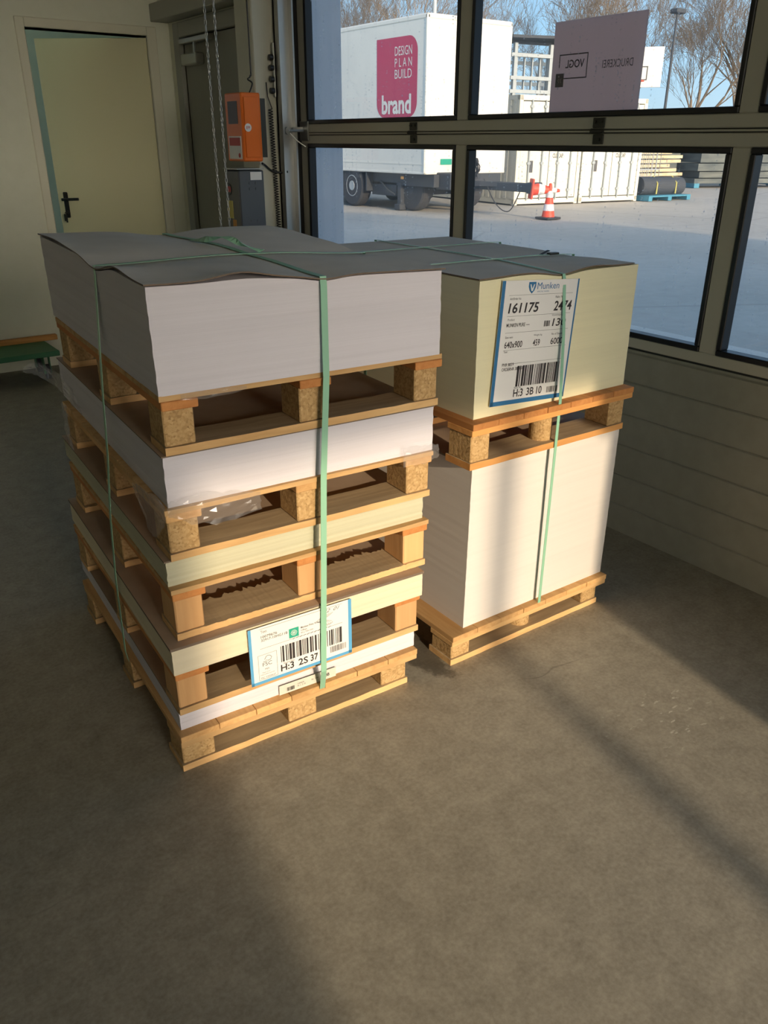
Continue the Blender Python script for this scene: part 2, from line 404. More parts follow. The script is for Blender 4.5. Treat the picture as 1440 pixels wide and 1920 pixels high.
# yard
ym = mat('pale_yard_concrete', (.4,.36,.3), .8, 0, .3)
v = coords(ym, (1,1,1)); n1 = noise(ym, v, .35, 6, .6, .5); n2 = noise(ym, v, 6, 5, .7)
c0 = ramp(ym, n1, [(.3, (.46,.42,.36)), (.7, (.60,.55,.48))]); c0 = mixc(ym, .35, c0, ramp(ym, n2, [(.3, (.40,.36,.31)), (.7, (.66,.60,.53))]))
vo = N(ym, 'ShaderNodeTexVoronoi', feature='DISTANCE_TO_EDGE'); vo.inputs['Scale'].default_value = .16; L(ym, v, vo.inputs['Vector'])
c0 = mixc(ym, mth(ym, 'MULTIPLY', ramp(ym, vo.outputs['Distance'], [(0, (1,1,1)), (.006, (0,0,0))]), .35), c0, (.15,.13,.12))
L(ym, c0, bc(ym)); M['yard'] = ym

# ------------------------------------------------------------------ setting: hall
GX = 2.615                      # plane of the sectional gate (inner face)
NY = 6.10                       # back wall
CE = 4.2
struct(B(-6,-5,-.1, GX+.1,NY+.0,0).build('floor', M['floor']))
struct(B(-6.2,-5.2,CE, GX+.3,NY+.3,CE+.2).build('ceiling', M['ceil']))
# back wall with the white door opening (1.60..2.47)
DX0, DX1, DZ = 1.645, 2.445, 2.15
wn = MB(); wn.box(-6.2,NY,0, DX0-.0,NY+.14,CE); wn.box(DX1,NY,0, GX+.0,NY+.14,CE); wn.box(DX0,NY,DZ, DX1,NY+.14,CE)
struct(wn.build('wall_north', M['wall']))
# wall beside the gate (x = GX), from the column to the back wall, with the grey door opening
GY0, GY1, GZ = 5.00, 5.88, 2.13
we = MB(); we.box(GX,GY1,0, GX+.24,NY+.14,CE); we.box(GX,4.62,0, GX+.24,GY0,CE); we.box(GX,GY0,GZ, GX+.24,GY1,CE)
we.box(GX,4.42,3.10, GX+.24,4.62,CE)
we.box(GX,-1.3,3.10, GX+.24,4.42,CE); we.box(GX,-5.0,0, GX+.24,-1.3,CE)
struct(we.build('wall_east', M['wall']))
ww = MB(); ww.box(-6.2,-5.2,0,-6,NY,CE)
struct(ww.build('wall_west', M['wall']))
# south wall: big open gate the low sun comes through, west slot added for bounce fill
ws = MB(); ws.box(-4.8,-5.2,0,-.50,-5,CE); ws.box(-6.2,-5.2,0,-5.8,-5,CE); ws.box(-5.8,-5.2,3.6,-4.8,-5,CE); ws.box(2.5,-5.2,0,GX+.24,-5,CE); ws.box(-.50,-5.2,2.84,2.5,-5,CE)
struct(ws.build('wall_south', M['wall']))
struct(B(.46,-5.14,0,.54,-5.06,2.84).build('trim_1', M['gate_frame']))
struct(B(1.575,-1.60,0, GX,-1.45,CE).build('wall_shade_pier', M['wall']))  # unseen pier added to cut off the right side of the sun patch
struct(MB().lathe([(.02,1.53),(.06,1.555),(.075,1.60),(.075,2.02),(.05,2.06)],20,Matrix.Translation((1.555,-1.40,0))).build('shadow_capsule', M['steel'], smooth=True))  # unseen capsule added to bulge the shadow on the right ream
# room behind the white door
rb = MB(); rb.box(2.0,7.6,0,3.2,7.7,2.6); rb.box(1.2,7.6,0,2.0,7.7,1.35); rb.box(1.0,NY+.14,0,1.2,7.7,2.7); rb.box(3.1,NY+.14,0,3.2,7.6,2.6); rb.box(1.2,NY+.14,2.6,3.2,7.7,2.7)
rb.box(1.2,NY+.14,-.1,3.2,7.7,0)
struct(rb.build('wall_corridor', M['wall']))

# white door, ajar
d1 = struct(empty('door_1', (DX0, NY, 0)), 'cream painted interior door standing slightly ajar')
fr = MB(); W1 = DX1-DX0; cw = .055
fr.box(-cw,-.02,0, 0,.16,DZ+cw, bev=.004); fr.box(W1,-.02,0, W1+cw+.012,.16,DZ+cw, bev=.004); fr.box(0,-.02,DZ, W1,.16,DZ+cw, bev=.004)
fr.build('door_frame', M['frame_cream'], d1)
leaf = empty('door_leaf', (W1-.004,.0,0)); leaf.parent = d1
lw = W1-.01
leaf_m = B(-lw,0,.01, 0,.04,DZ-.012, bev=.003).build('door_panel', M['doorpaint'], leaf)
leaf.rotation_euler = (0,0,R(-40))
hd = MB(); hx = -lw+.06; hz_ = 1.10
hd.box(hx-.018,-.012,hz_-.13,hx+.018,0,hz_+.05, bev=.008); hd.cyl((hx,-.05,hz_),(hx,0,hz_),.010,n=12); hd.cyl((hx-.012,-.05,hz_),(hx+.115,-.052,hz_+.004),.010,n=12)
hd.cyl((hx,-.02,hz_-.09),(hx,-.001,hz_-.09),.012,n=12)
hd.build('door_handle', M['black'], leaf)
ky = MB(); ky.box(hx-.006,-.045,hz_-.098,hx+.006,-.02,hz_-.088); ky.box(hx-.014,-.05,hz_-.15,hx+.004,-.046,hz_-.10); ky.box(hx-.004,-.046,hz_-.16,hx+.008,-.043,hz_-.105)
ky.build('door_key', M['darkmetal'], leaf)
# grey metal door in the side wall
d2 = struct(empty('door_2', (GX, 0, 0)), 'grey metal door with overhead closer beside the column')
fr = MB(); fr.box(-.03,GY1,0,.05,GY1+.095,GZ+.09,bev=.004); fr.box(-.03,GY0-.06,0,.05,GY0,GZ+.09,bev=.004); fr.box(-.03,GY0,GZ,.05,GY1,GZ+.09,bev=.004)
fr.build('door_frame', M['grey_frame'], d2)
B(.005,GY0,.01,.05,GY1,GZ-.004, bev=.003).build('door_panel', M['grey_door'], d2)
cl_ = MB(); cl_.box(-.055,GY1-.30,1.96,.005,GY1-.06,2.025,bev=.006); cl_.build('door_closer', M['steel'], d2)
ca = MB(); ca.box(-.06,GY1-.50,2.085,-.01,GY1-.06,2.115,bev=.004); ca.box(-.05,GY1-.28,2.02,-.04,GY1-.26,2.09); ca.build('closer_rail', M['steel'], d2)
# lintel beam over the grey door
struct(B(GX-.13,4.62,2.235,GX,NY-.002,2.34,bev=.004).build('trim_2', M['grey_frame']), 'grey beam over the metal door')

# column
struct(MB().box(2.355,4.405,0,2.61,4.60,CE,bev=.006).build('wall_column', M['column']), 'grey beige building column beside the gate')
# ------------------------------------------------------------------ sectional gate
g = struct(empty('door_3', (GX, 0, 0)), 'glazed sectional gate in grey beige profiles')
PY = [(4.301,3.0225),(2.9465,1.648),(1.58,.28),(.21,-1.09)]
Z1a, Z1b, Z2a, Z2b = .8137, 1.4859, 1.586, 2.262
YE0, YE1 = -1.28, 4.372
def rail(z0, z1, nm='rail'):
    return B(0, YE0, z0, .045, YE1, z1, bev=.003).build(nm, M['gate_frame'], g)
rail(.774, Z1a); rail(Z1b, 1.529); rail(1.543, Z2a); rail(Z2b, 2.305); rail(2.317, 2.362); rail(3.04, 3.08)
sb = MB(); sb.box(.014,YE0,1.529,.045,YE1,1.543); sb.box(.014,YE0,2.305,.045,YE1,2.317); sb.box(.014,YE0,.764,.045,YE1,.774); sb.build('section_joint', M['darkmetal'], g)
sl_ = B(-.006, YE0, 1.536-.0035, .02, YE1, 1.536+.0035, bev=.002).build('joint_lip', M['gate_frame'], g)
edges = [YE1, 4.301, 3.0225, 2.9465, 1.648, 1.58, .28, .21, -1.09, YE0]
for (za, zb) in ((Z1a, Z1b), (Z2a, Z2b), (2.362, 3.04)):
    for i in range(0, 10, 2):
        B(0, edges[i+1], za, .045, edges[i], zb, bev=.003).build('mullion', M['gate_frame'], g)
    for (a, b_) in PY:
        k = MB(); t = .020
        k.box(-.004,b_,za,.043,a,za+t,bev=.003); k.box(-.004,b_,zb-t,.043,a,zb,bev=.003)
        k.box(-.004,b_,za+t,.043,b_+t,zb-t,bev=.003); k.box(-.004,a-t,za+t,.043,a,zb-t,bev=.003)
        gk = k.build('gasket', M['gasket'], g)
        B(.034,b_+t,za+t,.038,a-t,zb-t).build('glass_pane', M['glass'], gk)
# bottom section: ribbed sandwich panel
prof = [(0,0)]
zs = [.119,.248,.376,.505,.638]
pts = [(.0,.0)]
for z in zs: pts += [(.0,z-.004),(.006,z),(.0,z+.004)]
pts += [(.0,.750),(.010,.755),(.010,.764)]
pb = MB(); poly = pts + [(.045,.764),(.045,0)]
nP = len(poly)
vs = [(a, YE0, b_) for a, b_ in poly] + [(a, YE1, b_) for a, b_ in poly]
fs = [(i, (i+1) % nP, nP+(i+1) % nP, nP+i) for i in range(nP)]
pb.add(vs, fs); pb.build('lower_panel', M['gate'], g)
B(.002,YE0,-.0,.043,YE1,.022).build('bottom_seal', M['gasket'], g)
# hinges on the section joint
for yy in (3.33, 2.21, .9):
    h = MB(); h.box(-.006,yy-.028,1.548,0,yy+.028,1.582,bev=.002); h.box(-.006,yy-.028,1.492,0,yy+.022,1.526,bev=.002); h.cyl((-.010,yy-.03,1.537),(-.010,yy+.028,1.537),.009,n=12)
    for q in (-.015,.015): h.cyl((-.012,yy+q,1.568),(-.004,yy+q,1.568),.006,n=8)
    h.cyl((-.012,yy-.01,1.508),(-.004,yy-.01,1.508),.006,n=8)
    h.build('hinge', M['darkmetal'], g)
gr = MB(); gr.box(-.14,4.372,0,-.045,4.385,CE-.5); gr.box(-.14,4.330,0,-.128,4.385,CE-.5); gr.box(-.055,4.335,0,-.045,4.385,CE-.5)
gr.build('guide_track', M['steel'], g)
gd = MB(); gd.box(-.04,4.375,0,.04,4.41,CE-.5); gd.build('side_seal', M['black'], g)
rl = MB(); rl.cyl((-.10,4.33,1.552),(-.02,4.31,1.552),.006,n=8); rl.box(-.012,4.275,1.50,-.004,4.365,1.60,bev=.002); rl.box(-.075,4.33,1.545,-.004,4.336,1.57); rl.cyl((-.095,4.345,1.552),(-.095,4.365,1.552),.020,n=14)
rl.tube([(-.09,4.35,1.545),(-.05,4.33,1.50),(-.008,4.31,1.47)], .004)
rl.build('roller_bracket', M['steel'], g)

# ------------------------------------------------------------------ outside ground + wall piece beside the gate
yg = MB(); yg.box(GX+.05,-70,-.12, 160,160,-.012); yg.box(-60,-70,-.12,GX+.05,-5.2,-.012)
struct(yg.build('yard_ground', M['yard']))
struct(B(GX+.06,-3.3,-.014,6.15,14,-.006).build('yard_sunlit_strip', noisy('painted_sunlit_ground', (.66,.60,.52), (.80,.74,.66), (1,1,1), 1.5, .9)))  # slab whose paler tan colour stands in for a sunlit strip of ground
ex = empty('wall_outside', (0,0,0)); struct(ex, 'pale cladding of the wall return outside the gate')
B(GX+.12,4.43,0, 2.940,5.05,5.0,bev=.004).build('cladding', M['exterior'], ex)
rv = MB()
for k in range(9): rv.cyl((2.925,4.424,.2+.45*k),(2.925,4.431,.2+.45*k),.004,n=8)
rv.build('rivet', M['exterior'], ex)
# neighbouring wing that shades the near yard, hall opposite the south gate
wing = MB(); P = [(3.1,-16),(10.3,-16),(10.5,-8.2),(8.7,-6.3),(7.9,-3.4),(3.1,-3.4)]
n = len(P); wing.add([(a,b_,0) for a,b_ in P]+[(a,b_,6.0) for a,b_ in P], [tuple(range(n))[::-1], tuple(range(n,2*n))]+[(i,(i+1)%n,n+(i+1)%n,n+i) for i in range(n)])
struct(wing.build('wall_wing', M['building']))

# ------------------------------------------------------------------ pallets
def block(x, y_, z0, wx, wy, h, round_=False):
    if round_: return MB().cyl((x+wx/2,y_+wy/2,z0),(x+wx/2,y_+wy/2,z0+h),wx/2,n=28)
    return MB().box(x,y_,z0,x+wx,y_+wy,z0+h,bev=.003)
def jag(x0, x1, y0, y1, z0, z1, seed, jl=0.0, amp=.006, n=16, chunk=None):
    """a board along x whose back edge is rough sawn; returns MB"""
    rn = random.Random(seed); mb = MB(); vs = []
    for i in range(n+1):
        t = i/n; x = x0+(x1-x0)*t; a = y0+rn.uniform(-1,1)*.0008; b_ = y1+rn.uniform(-1,1)*amp
        dz = rn.uniform(-1,1)*.0008
        vs += [(x,a,z0),(x,b_,z0),(x,b_,z1+dz),(x,a,z1+dz)]
    fs = [(0,1,2,3)[::-1]]
    for i in range(n):
        a = 4*i; b_ = a+4
        for k in range(4): fs.append((a+k, a+(k+1)%4, b_+(k+1)%4, b_+k))
    fs.append(tuple(4*n+k for k in (0,1,2,3)))
    return mb.add(vs, fs)
def weather(o):
    """the flat faces of a board are weathered, the sawn edges are fresh pine"""
    o.data.materials.append(M['greyish'])
    for q in o.data.polygons:
        if abs(q.normal.z) > .6: q.material_index = 1
    return o
def pallet_a(name, x, y_, z, yaw, W, D, H, label, bw=.072, frontw=None, blockmat='chip', woods=('deal','dealY'), bb=.105, rough=.002, seed=1, stringer_out=.004):
    """front/middle/back bottom boards, nine blocks, three lengthways boards, thin deck boards"""
    o = tag(empty(name, (x,y_,z), R(yaw)), label, 'pallet', 'wooden pallets of the tall left stack')
    tb, ts, td = .018, .020, .012
    bh = H-tb-ts-td
    for j, yy in enumerate((0, D/2-bb/2, D-bb)):
        weather(jag(0,W,yy,yy+bb,0,tb,seed*10+j,amp=rough if j == 0 else .002,n=110 if rough > .003 else 16).build('bottom_board', M[woods[0]], o))
    for j, yy in enumerate((.004, D/2-.05, D-.104)):
        for i, xx in enumerate((.002, W/2-bw/2, W-bw-.002)):
            block(xx,yy,tb,bw,.10,bh).build('block', M[blockmat] if j == 0 or blockmat == 'chip' else M['chip'], o)
    for i, xx in enumerate((-.002, W/2-bw/2-.004, W-bw-.010)):
        B(xx,-stringer_out,tb+bh,xx+bw+.012,D,tb+bh+ts,bev=.002).build('lengthways_board', M[woods[1]], o)
    nb = 8; pitch = D/nb
    for k in range(nb):
        jag(-.004,W+.004,pitch*k-(.006 if k == 0 else 0),pitch*(k+1)-.006,tb+bh+ts,H,seed*77+k,amp=.001,n=10).build('deck_board', M[woods[0]], o)
    return o
def pallet_b(name, x, y_, z, yaw, W, D, H, label, group, bw=.085, deckW=None, round_mid=False, woods=('deal','dealY'), deckout=.012, seed=3, bb=.11, side=.03):
    """bottom boards, nine blocks, three crosswise boards, deck of lengthways boards"""
    o = tag(empty(name, (x,y_,z), R(yaw)), label, 'pallet', group)
    tb, ts, td = .020, .018, .018
    bh = H-tb-ts-td
    for j, yy in enumerate((0, D/2-bb/2, D-bb)):
        weather(jag(0,W,yy,yy+bb,0,tb,seed*10+j,amp=.0015).build('bottom_board', M[woods[0]], o))
        rn_x = (.004, W/2-bw/2, W-bw-.004)
        for i, xx in enumerate(rn_x):
            block(xx, yy+.004, tb, bw, bb-.012, bh, round_mid and i == 1).build('block', M['chip'], o)
        B(0,yy-deckout,tb+bh,W+side,yy+bb-deckout,tb+bh+ts,bev=.0015).build('crosswise_board', M[woods[0]], o)
    rn = random.Random(seed); x = 0; x1 = W+side; nb = 7; pitch = (x1-x)/nb
    for k in range(nb):
        j = rn.uniform(-.0012,.0012)
        B(x+pitch*k+.0008,-deckout-.002+j,tb+bh+ts,x+pitch*(k+1)-.0008,D+.006+j,H,bev=.0012).build('deck_board', M[woods[1]], o)
    return o
p5 = pallet_b('pallet', .542,1.617,0,-3.2,.709,.951,.118, 'wooden pallet standing on the floor, lowest of the tall left stack', 'wooden pallets of the tall left stack', bw=.088, side=.028, deckout=.008)
pallet_a('pallet', .548,1.606,.187,-3.4,.728,.99,.138, 'pallet directly above the lowest white ream, behind the blue edged label', seed=4, bw=.075, woods=('deal','orangeY'), blockmat='pineblock')
pallet_a('pallet', .565,1.605,.404,-3.6,.728,.99,.142, 'rough sawn pallet above the cream ream, with splintered bottom board', seed=5, bw=.070, woods=('deal','orangeY'), blockmat='pineblock', rough=.011, bb=.12)
pallet_a('pallet', .573,1.606,.617,-3.8,.728,.99,.131, 'pallet above the greenish ream, with torn clear film on its corners', seed=6, bw=.072, woods=('deal','dealY'))
pallet_a('pallet', .590,1.606,.873,-4.0,.728,.99,.136, 'topmost pallet of the tall left stack, carrying the thickest ream', seed=7, bw=.070, woods=('deal','orangeY'), stringer_out=.012)
RG = 'wooden pallets of the right stack'
q2 = pallet_b('pallet', 1.412,1.564,0,-.9,.675,.86,.106, 'wooden pallet with round middle block, on the floor under the white right ream', RG, bw=.075, round_mid=True, side=.032, deckout=.004, seed=11, woods=('deal','dealY'))
q1 = pallet_b('pallet', 1.447,1.560,.653,-.9,.655,.88,.137, 'orange pine pallet between the white ream and the ivory ream', RG, bw=.070, round_mid=True, side=.024, deckout=.004, seed=12, woods=('orange','orangeY'))

# ------------------------------------------------------------------ paper
def ream(x, y_, z, yaw, W, D, H, label, matn, group, hf=None, lean=(0,0), seed=0, nz=14, jit=.0012):
    o = MB(); rn = random.Random(seed); nx, ny = 30, 34
    ring = [(i/nx, 0) for i in range(nx)] + [(1, j/ny) for j in range(ny)] + [(1-i/nx, 1) for i in range(nx)] + [(0, 1-j/ny) for j in range(ny)]
    n = len(ring); vs = []
    for k in range(nz+1):
        t = k/nz; jx, jy = rn.uniform(-jit,jit)*.55, rn.uniform(-jit,jit)*.55
        if k == 0: jx = jy = 0
        for (u, v_) in ring:
            dz = hf(u, v_)*max(0, (t-.55)/.45)**1.3 if hf else 0
            vs.append((u*W+jx+lean[0]*t, v_*D+jy+lean[1]*t, H*t+dz))
    fs = []
    for k in range(nz):
        for i in range(n): fs.append((k*n+i, k*n+(i+1)%n, (k+1)*n+(i+1)%n, (k+1)*n+i))
    fs.append(tuple(range(n))[::-1])
    base = len(vs)
    for j in range(ny+1):
        for i in range(nx+1):
            u, v_ = i/nx, j/ny
            vs.append((u*W+lean[0], v_*D+lean[1], H+(hf(u,v_) if hf else 0)))
    for j in range(ny):
        for i in range(nx):
            a = base+j*(nx+1)+i; fs.append((a,a+1,a+nx+2,a+nx+1))
    o.add(vs, fs); ob = o.build('paper_ream', M[matn]); ob.location = (x,y_,z); ob.rotation_euler = (0,0,R(yaw))
    return tag(ob, label, 'paper', group)
def sheet(x, y_, z, yaw, W, D, th, label, matn, hf=None, name='cover_sheet', over=.003, group=None, lift=None):
    nx, ny = 36, 40; vs = []; fs = []
    for s in (0, 1):
        for j in range(ny+1):
            for i in range(nx+1):
                u, v_ = i/nx, j/ny
                vs.append((-over+u*(W+2*over), -over+v_*(D+2*over), (hf(u,v_) if hf else 0)+(lift(u,v_) if lift else 0)+s*th))
    m_ = (nx+1)*(ny+1)
    for j in range(ny):
        for i in range(nx):
            a = j*(nx+1)+i; fs.append((a,a+nx+1,a+nx+2,a+1)); fs.append((m_+a,m_+a+1,m_+a+nx+2,m_+a+nx+1))
    for i in range(nx):
        fs.append((i,i+1,m_+i+1,m_+i)); a = ny*(nx+1)+i; fs.append((a+1,a,m_+a,m_+a+1))
    for j in range(ny):
        a = j*(nx+1); fs.append((a+nx+1,a,m_+a,m_+a+nx+1)); b_ = a+nx; fs.append((b_,b_+nx+1,m_+b_+nx+1,m_+b_))
    ob = MB().add(vs, fs).build(name, M[matn]); ob.location = (x,y_,z); ob.rotation_euler = (0,0,R(yaw))
    ob.data.materials.append(M['cardedge'])
    for q in ob.data.polygons:
        if abs(q.normal.z) < .5: q.material_index = 1
    return tag(ob, label, 'cardboard', group)
GL, GRr = 'paper reams of the tall left stack', 'paper reams of the right stack'
def g_(t, s): return math.exp(-(t/s)**2)
def hf_left(u, v_):
    z = .010*(1-u)*(1-v_) - .010*u*(1-v_) + .016*(1-u)*v_ + .004*u*v_
    e1 = 1-u; 
    # side strap presses the left and right edges down (v ~ .40)
    z -= .017*g_(v_-.385, .10)*(g_(u, .35)+.8*g_(1-u, .3))
    z -= .008*g_(u-.555, .07)*(g_(v_, .25)) + .016*g_(u-.50, .14)*g_(1-v_, .3)
    z += .006*g_(u-.30, .12)*g_(v_, .2) + .004*g_(v_-.22, .08)*g_(u, .3) + .005*g_(u-.25, .2)*g_(v_-.7, .2)
    z += .008*g_(u-.9,.25)*g_(v_-.85,.15)
    return z
def hf_right(u, v_):
    z = -.004*u
    z -= .010*g_(u-.49, .10)*g_(v_, .2) - .004*g_(u-.25, .15)*g_(v_, .2)
    z -= .006*g_(v_-.3, .1)*g_(1-u, .2)
    return z
hsmall = lambda u, v_: -.002*u + .002*(1-u)*v_
ream(.555,1.637-.002,.118,-3.8,.726,1.02,.063,'thin white ream, lowest in the tall left stack','paper_white',GL,seed=1,nz=10)
ream(.538,1.584,.325,-4.0,.726,1.04,.071,'cream ream behind the top of the blue edged label','paper_cream',GL,seed=2,nz=10)
ream(.564,1.622,.546,-3.9,.726,1.03,.066,'greenish grey ream in the middle of the tall left stack','paper_green',GL,seed=3,nz=10,jit=.002)
ream(.583,1.613,.748,-4.1,.726,1.04,.121,'white ream second from the top of the tall left stack','paper_white',GL,seed=4,nz=12,jit=.0015)
pap1 = ream(.586,1.600,1.009,-4.2,.726,1.03,.216,'thickest lavender white ream, top of the tall left stack','paper_white',GL,hf=hf_left,seed=5,nz=20,lean=(-.002,0))
ream(1.475,1.584,.106,-1.0,.640,.90,.540,'tall bright white ream standing on the floor pallet','paper_white2',GRr,hf=hsmall,seed=6,nz=40,jit=.0006,lean=(.006,.003))
ream(1.479,1.591,.790,-.8,.640,.90,.378,'ivory ream with the large shipping label, top of the right stack','paper_ivory',GRr,hf=hf_right,seed=7,nz=30,jit=.0007,lean=(-.002,0))
CG = 'cardboard sheets between reams and pallets'
sheet(.553,1.628,.181,-3.8,.726,1.02,.005,'brown cardboard sheet on the lowest white ream','cardbrown',group=CG)
sheet(.538,1.584,.396,-4.0,.726,1.04,.007,'brown cardboard sheet on the cream ream','cardbrown',group=CG)
sheet(.562,1.620,.612,-3.9,.726,1.03,.004,'brown cardboard sheet on the greenish ream','cardbrown',group=CG)
sheet(.583,1.613,.869,-4.1,.726,1.04,.003,'brown cardboard sheet on the second white ream from the top','cardbrown',group=CG)
sheet(1.481,1.587,.646,-1.0,.640,.90,.006,'brown cardboard sheet on the tall white right ream','cardbrown',hf=lambda u,v_: 0,group=CG)
def lift_l(u, v_): return .003+.010*g_(u-.28,.09)*g_(v_,.05)+.006*g_(u,.05)*g_(v_-.18,.08)+.007*g_(u,.05)*g_(v_-.8,.15)
sheet(.586,1.600,1.009+.216,-4.2,.726,1.03,.003,'wavy grey cardboard covering the top of the left stack','card',hf=hf_left,name='top_sheet',over=.006,lift=lift_l,group='grey top sheets')
def lift_r(u, v_): return .002+.005*g_(u-.72,.1)*g_(v_,.05)
sheet(1.479,1.595,.790+.378,-.8,.625,.885,.003,'flat grey cardboard covering the top of the right stack','card',hf=hf_right,name='top_sheet',over=.0,lift=lift_r,group='grey top sheets')

# ------------------------------------------------------------------ straps
def frame(x, y_, yaw):
    a = R(yaw); t = Vector((math.cos(a), math.sin(a), 0)); n_ = Vector((-math.sin(a), math.cos(a), 0)); return Vector((x,y_,0)), t, n_
o1, t1, n1_ = frame(.586,1.600,-4.2)
def LT(u, v_, dz=.009):
    return o1 + t1*(u*.726) + n1_*(v_*1.03) + Vector((0,0,1.225+hf_left(min(max(u,0),1),min(max(v_,0),1))+dz))
def smooth_path(P, n=6):
    out = []
    P = [Vector(q) for q in P]
    for i in range(len(P)-1):
        p0 = P[max(i-1,0)]; p1 = P[i]; p2 = P[i+1]; p3 = P[min(i+2,len(P)-1)]
        for k in range(n):
            t = k/n; out.append(.5*((2*p1)+(p2-p0)*t+(2*p0-5*p1+4*p2-p3)*t*t+(3*p1-p0-3*p2+p3)*t**3))
    out.append(P[-1]); return out
st = MB()
# strap running front to back over the top
top = [LT(.545,0,.010)+n1_*-.004] + [LT(.545+(.52-.545)*k/12, k/12, .009) for k in range(1,12)] + [LT(.52,1,.010)+n1_*.006]
front = [Vector((.955,1.640,.1005)), Vector((.954,1.587,.1015)), Vector((.951,1.582,.110)), Vector((.944,1.566,.145)), Vector((.934,1.543,.195)), Vector((.934,1.5405,.27)), Vector((.941,1.5415,.45)), Vector((.956,1.550,.750)), Vector((.976,1.557,1.00)), LT(.545,0,-.01)+n1_*-.007]
back = [LT(.52,1,-.02)+n1_*.012, Vector((1.03,2.66,.7)), Vector((1.0,2.655,.2))]
path = front + top + back
ST1 = st.ribbon(path, t1, .0165, .0012).build('strap', M['strap'])
tag(ST1, 'green plastic strap running down the front of the left stack', 'strap', 'packing straps')
# strap across, seen on the left side
sidep = [Vector((.62,2.056,.088)), Vector((.566,2.054,.092)), Vector((.5605,2.052,.13)), Vector((.562,2.04,.38)), Vector((.568,2.02,.58)), Vector((.584,2.016,.755)), Vector((.592,2.014,.89)), Vector((.600,2.008,1.02)), LT(0,.385,-.01)-t1*.004]
topx = [LT(0,.385,.010)-t1*.004]+[LT(k/12,.385-.001*k,.0105) for k in range(1,12)]+[LT(1,.375,.010)+t1*.008]
downx = [LT(1,.375,-.02)+t1*.012, Vector((1.345,1.93,.6)), Vector((1.330,1.93,.12))]
ST2 = MB().ribbon(sidep+topx+downx, [n1_]*(len(sidep)+len(topx)+len(downx)), .0165, .0012).build('strap', M['strap'])
tag(ST2, 'green plastic strap around the left stack, down its long side', 'strap', 'packing straps')
# loose twisted loop where the straps cross
lp = MB(); a_ = LT(.52,.56,.012); b_ = LT(.545,.40,.014)
lp.ribbon(smooth_path([LT(.50,.72,.010), LT(.505,.60,.022), LT(.53,.52,.034), LT(.56,.45,.022), LT(.60,.40,.012)],5), [t1*math.cos(.35*k)+Vector((0,0,1))*math.sin(.35*k)*.5 for k in range(21)], .016, .0012)
tag(lp.build('strap_end', M['strap']), 'twisted loose strap end on top of the left stack', 'strap', 'packing straps')
o2, t2, n2_ = frame(1.479,1.591,-.8)
def RT(u, v_, dz=.008):
    return o2 + t2*(u*.64) + n2_*(v_*.90) + Vector((0,0,1.168+hf_right(min(max(u,0),1),min(max(v_,0),1))+dz))
us = .487
pth = [Vector((1.782,1.575,.078)), Vector((1.784,1.553,.098)), Vector((1.785,1.549,.60)), Vector((1.790,1.552,.80)), Vector((1.792,1.566,1.0)), RT(us,0,-.008)-n2_*.006, RT(us,0,.006)-n2_*.002] + [RT(us-.02*k/12,k/12,.0085) for k in range(1,12)] + [RT(us-.02,1,.008)+n2_*.006, RT(us-.02,1,-.02)+n2_*.01, Vector((1.80,2.52,.12))]
tag(MB().ribbon(pth, t2, .0115, .0012).build('strap', M['strap']), 'narrow green strap down the front of the right stack', 'strap', 'packing straps')
for (vv, lab) in ((.30, 'pale strap across the right stack top, nearer the front, with a metal clip'), (.69, 'pale strap across the right stack top, nearer the back')):
    pth = [Vector((1.468,1.591+vv*.9,.12)), Vector((1.470,1.591+vv*.9,.64)), RT(0,vv,-.02)-t2*.008, RT(0,vv,.008)-t2*.004] + [RT(k/12,vv+.0*k,.010) for k in range(1,12)] + [RT(1,vv,.008)+t2*.006, RT(1,vv,-.02)+t2*.01, Vector((2.135,1.583+vv*.9,.12))]
    s_ = MB().ribbon(pth, n2_, .0115, .0012).build('strap', M['strap']); tag(s_, lab, 'strap', 'packing straps')
    if vv < .5:
        k_ = MB(); q = RT(.86,vv,.012); k_.box(q.x-.02,q.y-.009,q.z-.002,q.x+.02,q.y+.009,q.z+.004,bev=.001)
        k_.add([tuple(q+Vector((-.05,.0,.0))),tuple(q+Vector((-.05,.014,.0))),tuple(q+Vector((-.015,.012,.012))),tuple(q+Vector((-.015,-.002,.012)))],[(0,1,2,3)])
        k_.build('clip', M['darkmetal'], s_)

# ------------------------------------------------------------------ labels
# large shipping label on the ivory ream (w .268 x h .35)
lb = tag(empty('shipping_label', (0,0,0)), 'large blue edged shipping label on the ivory ream', 'label')
LWd, LH = .272, .345
lb.matrix_world = Matrix.Translation(Vector((1.530,1.5822,.820))) @ Matrix.Rotation(R(-.8),4,'Z') @ Matrix.Rotation(R(3.6),4,'Y') @ Matrix.Diagonal((1.105,1,1.0,1))
B(0,0,0,LWd,.0008,LH).build('label_sheet', M['label_white'], lb)
bb_ = MB(); flat(bb_,0,0,.011,LH,-.0003); flat(bb_,0,0,LWd,.013,-.0003); flat(bb_,LWd-.0055,0,LWd,LH,-.0003); bb_.build('blue_border', M['label_blue'], lb)
tx = MB()
put_text(tx,'161175',.028,.258,.028,.105,.022,shear=.12); put_text(tx,'2474',.188,.258,.028,.066,.022,shear=.12)
put_text(tx,'130',.190,.215,.022,.050,.014,shear=.12); put_text(tx,'640x900',.028,.163,.0185,.062,.012); put_text(tx,'459',.128,.163,.0185,.025,.012); put_text(tx,'6000',.193,.163,.0185,.045,.012)
put_text(tx,'MUNKEN PURE',.028,.221,.010,.064,.006); put_text(tx,'FNR 8839',.028,.112,.009,.040,.005); put_text(tx,'ORDERNR 388820',.028,.099,.009,.074,.005)
put_text(tx,'H:3',.079,.020,.023,.034,.014); put_text(tx,'3B',.126,.020,.023,.027,.014); put_text(tx,'10',.163,.020,.023,.020,.014)
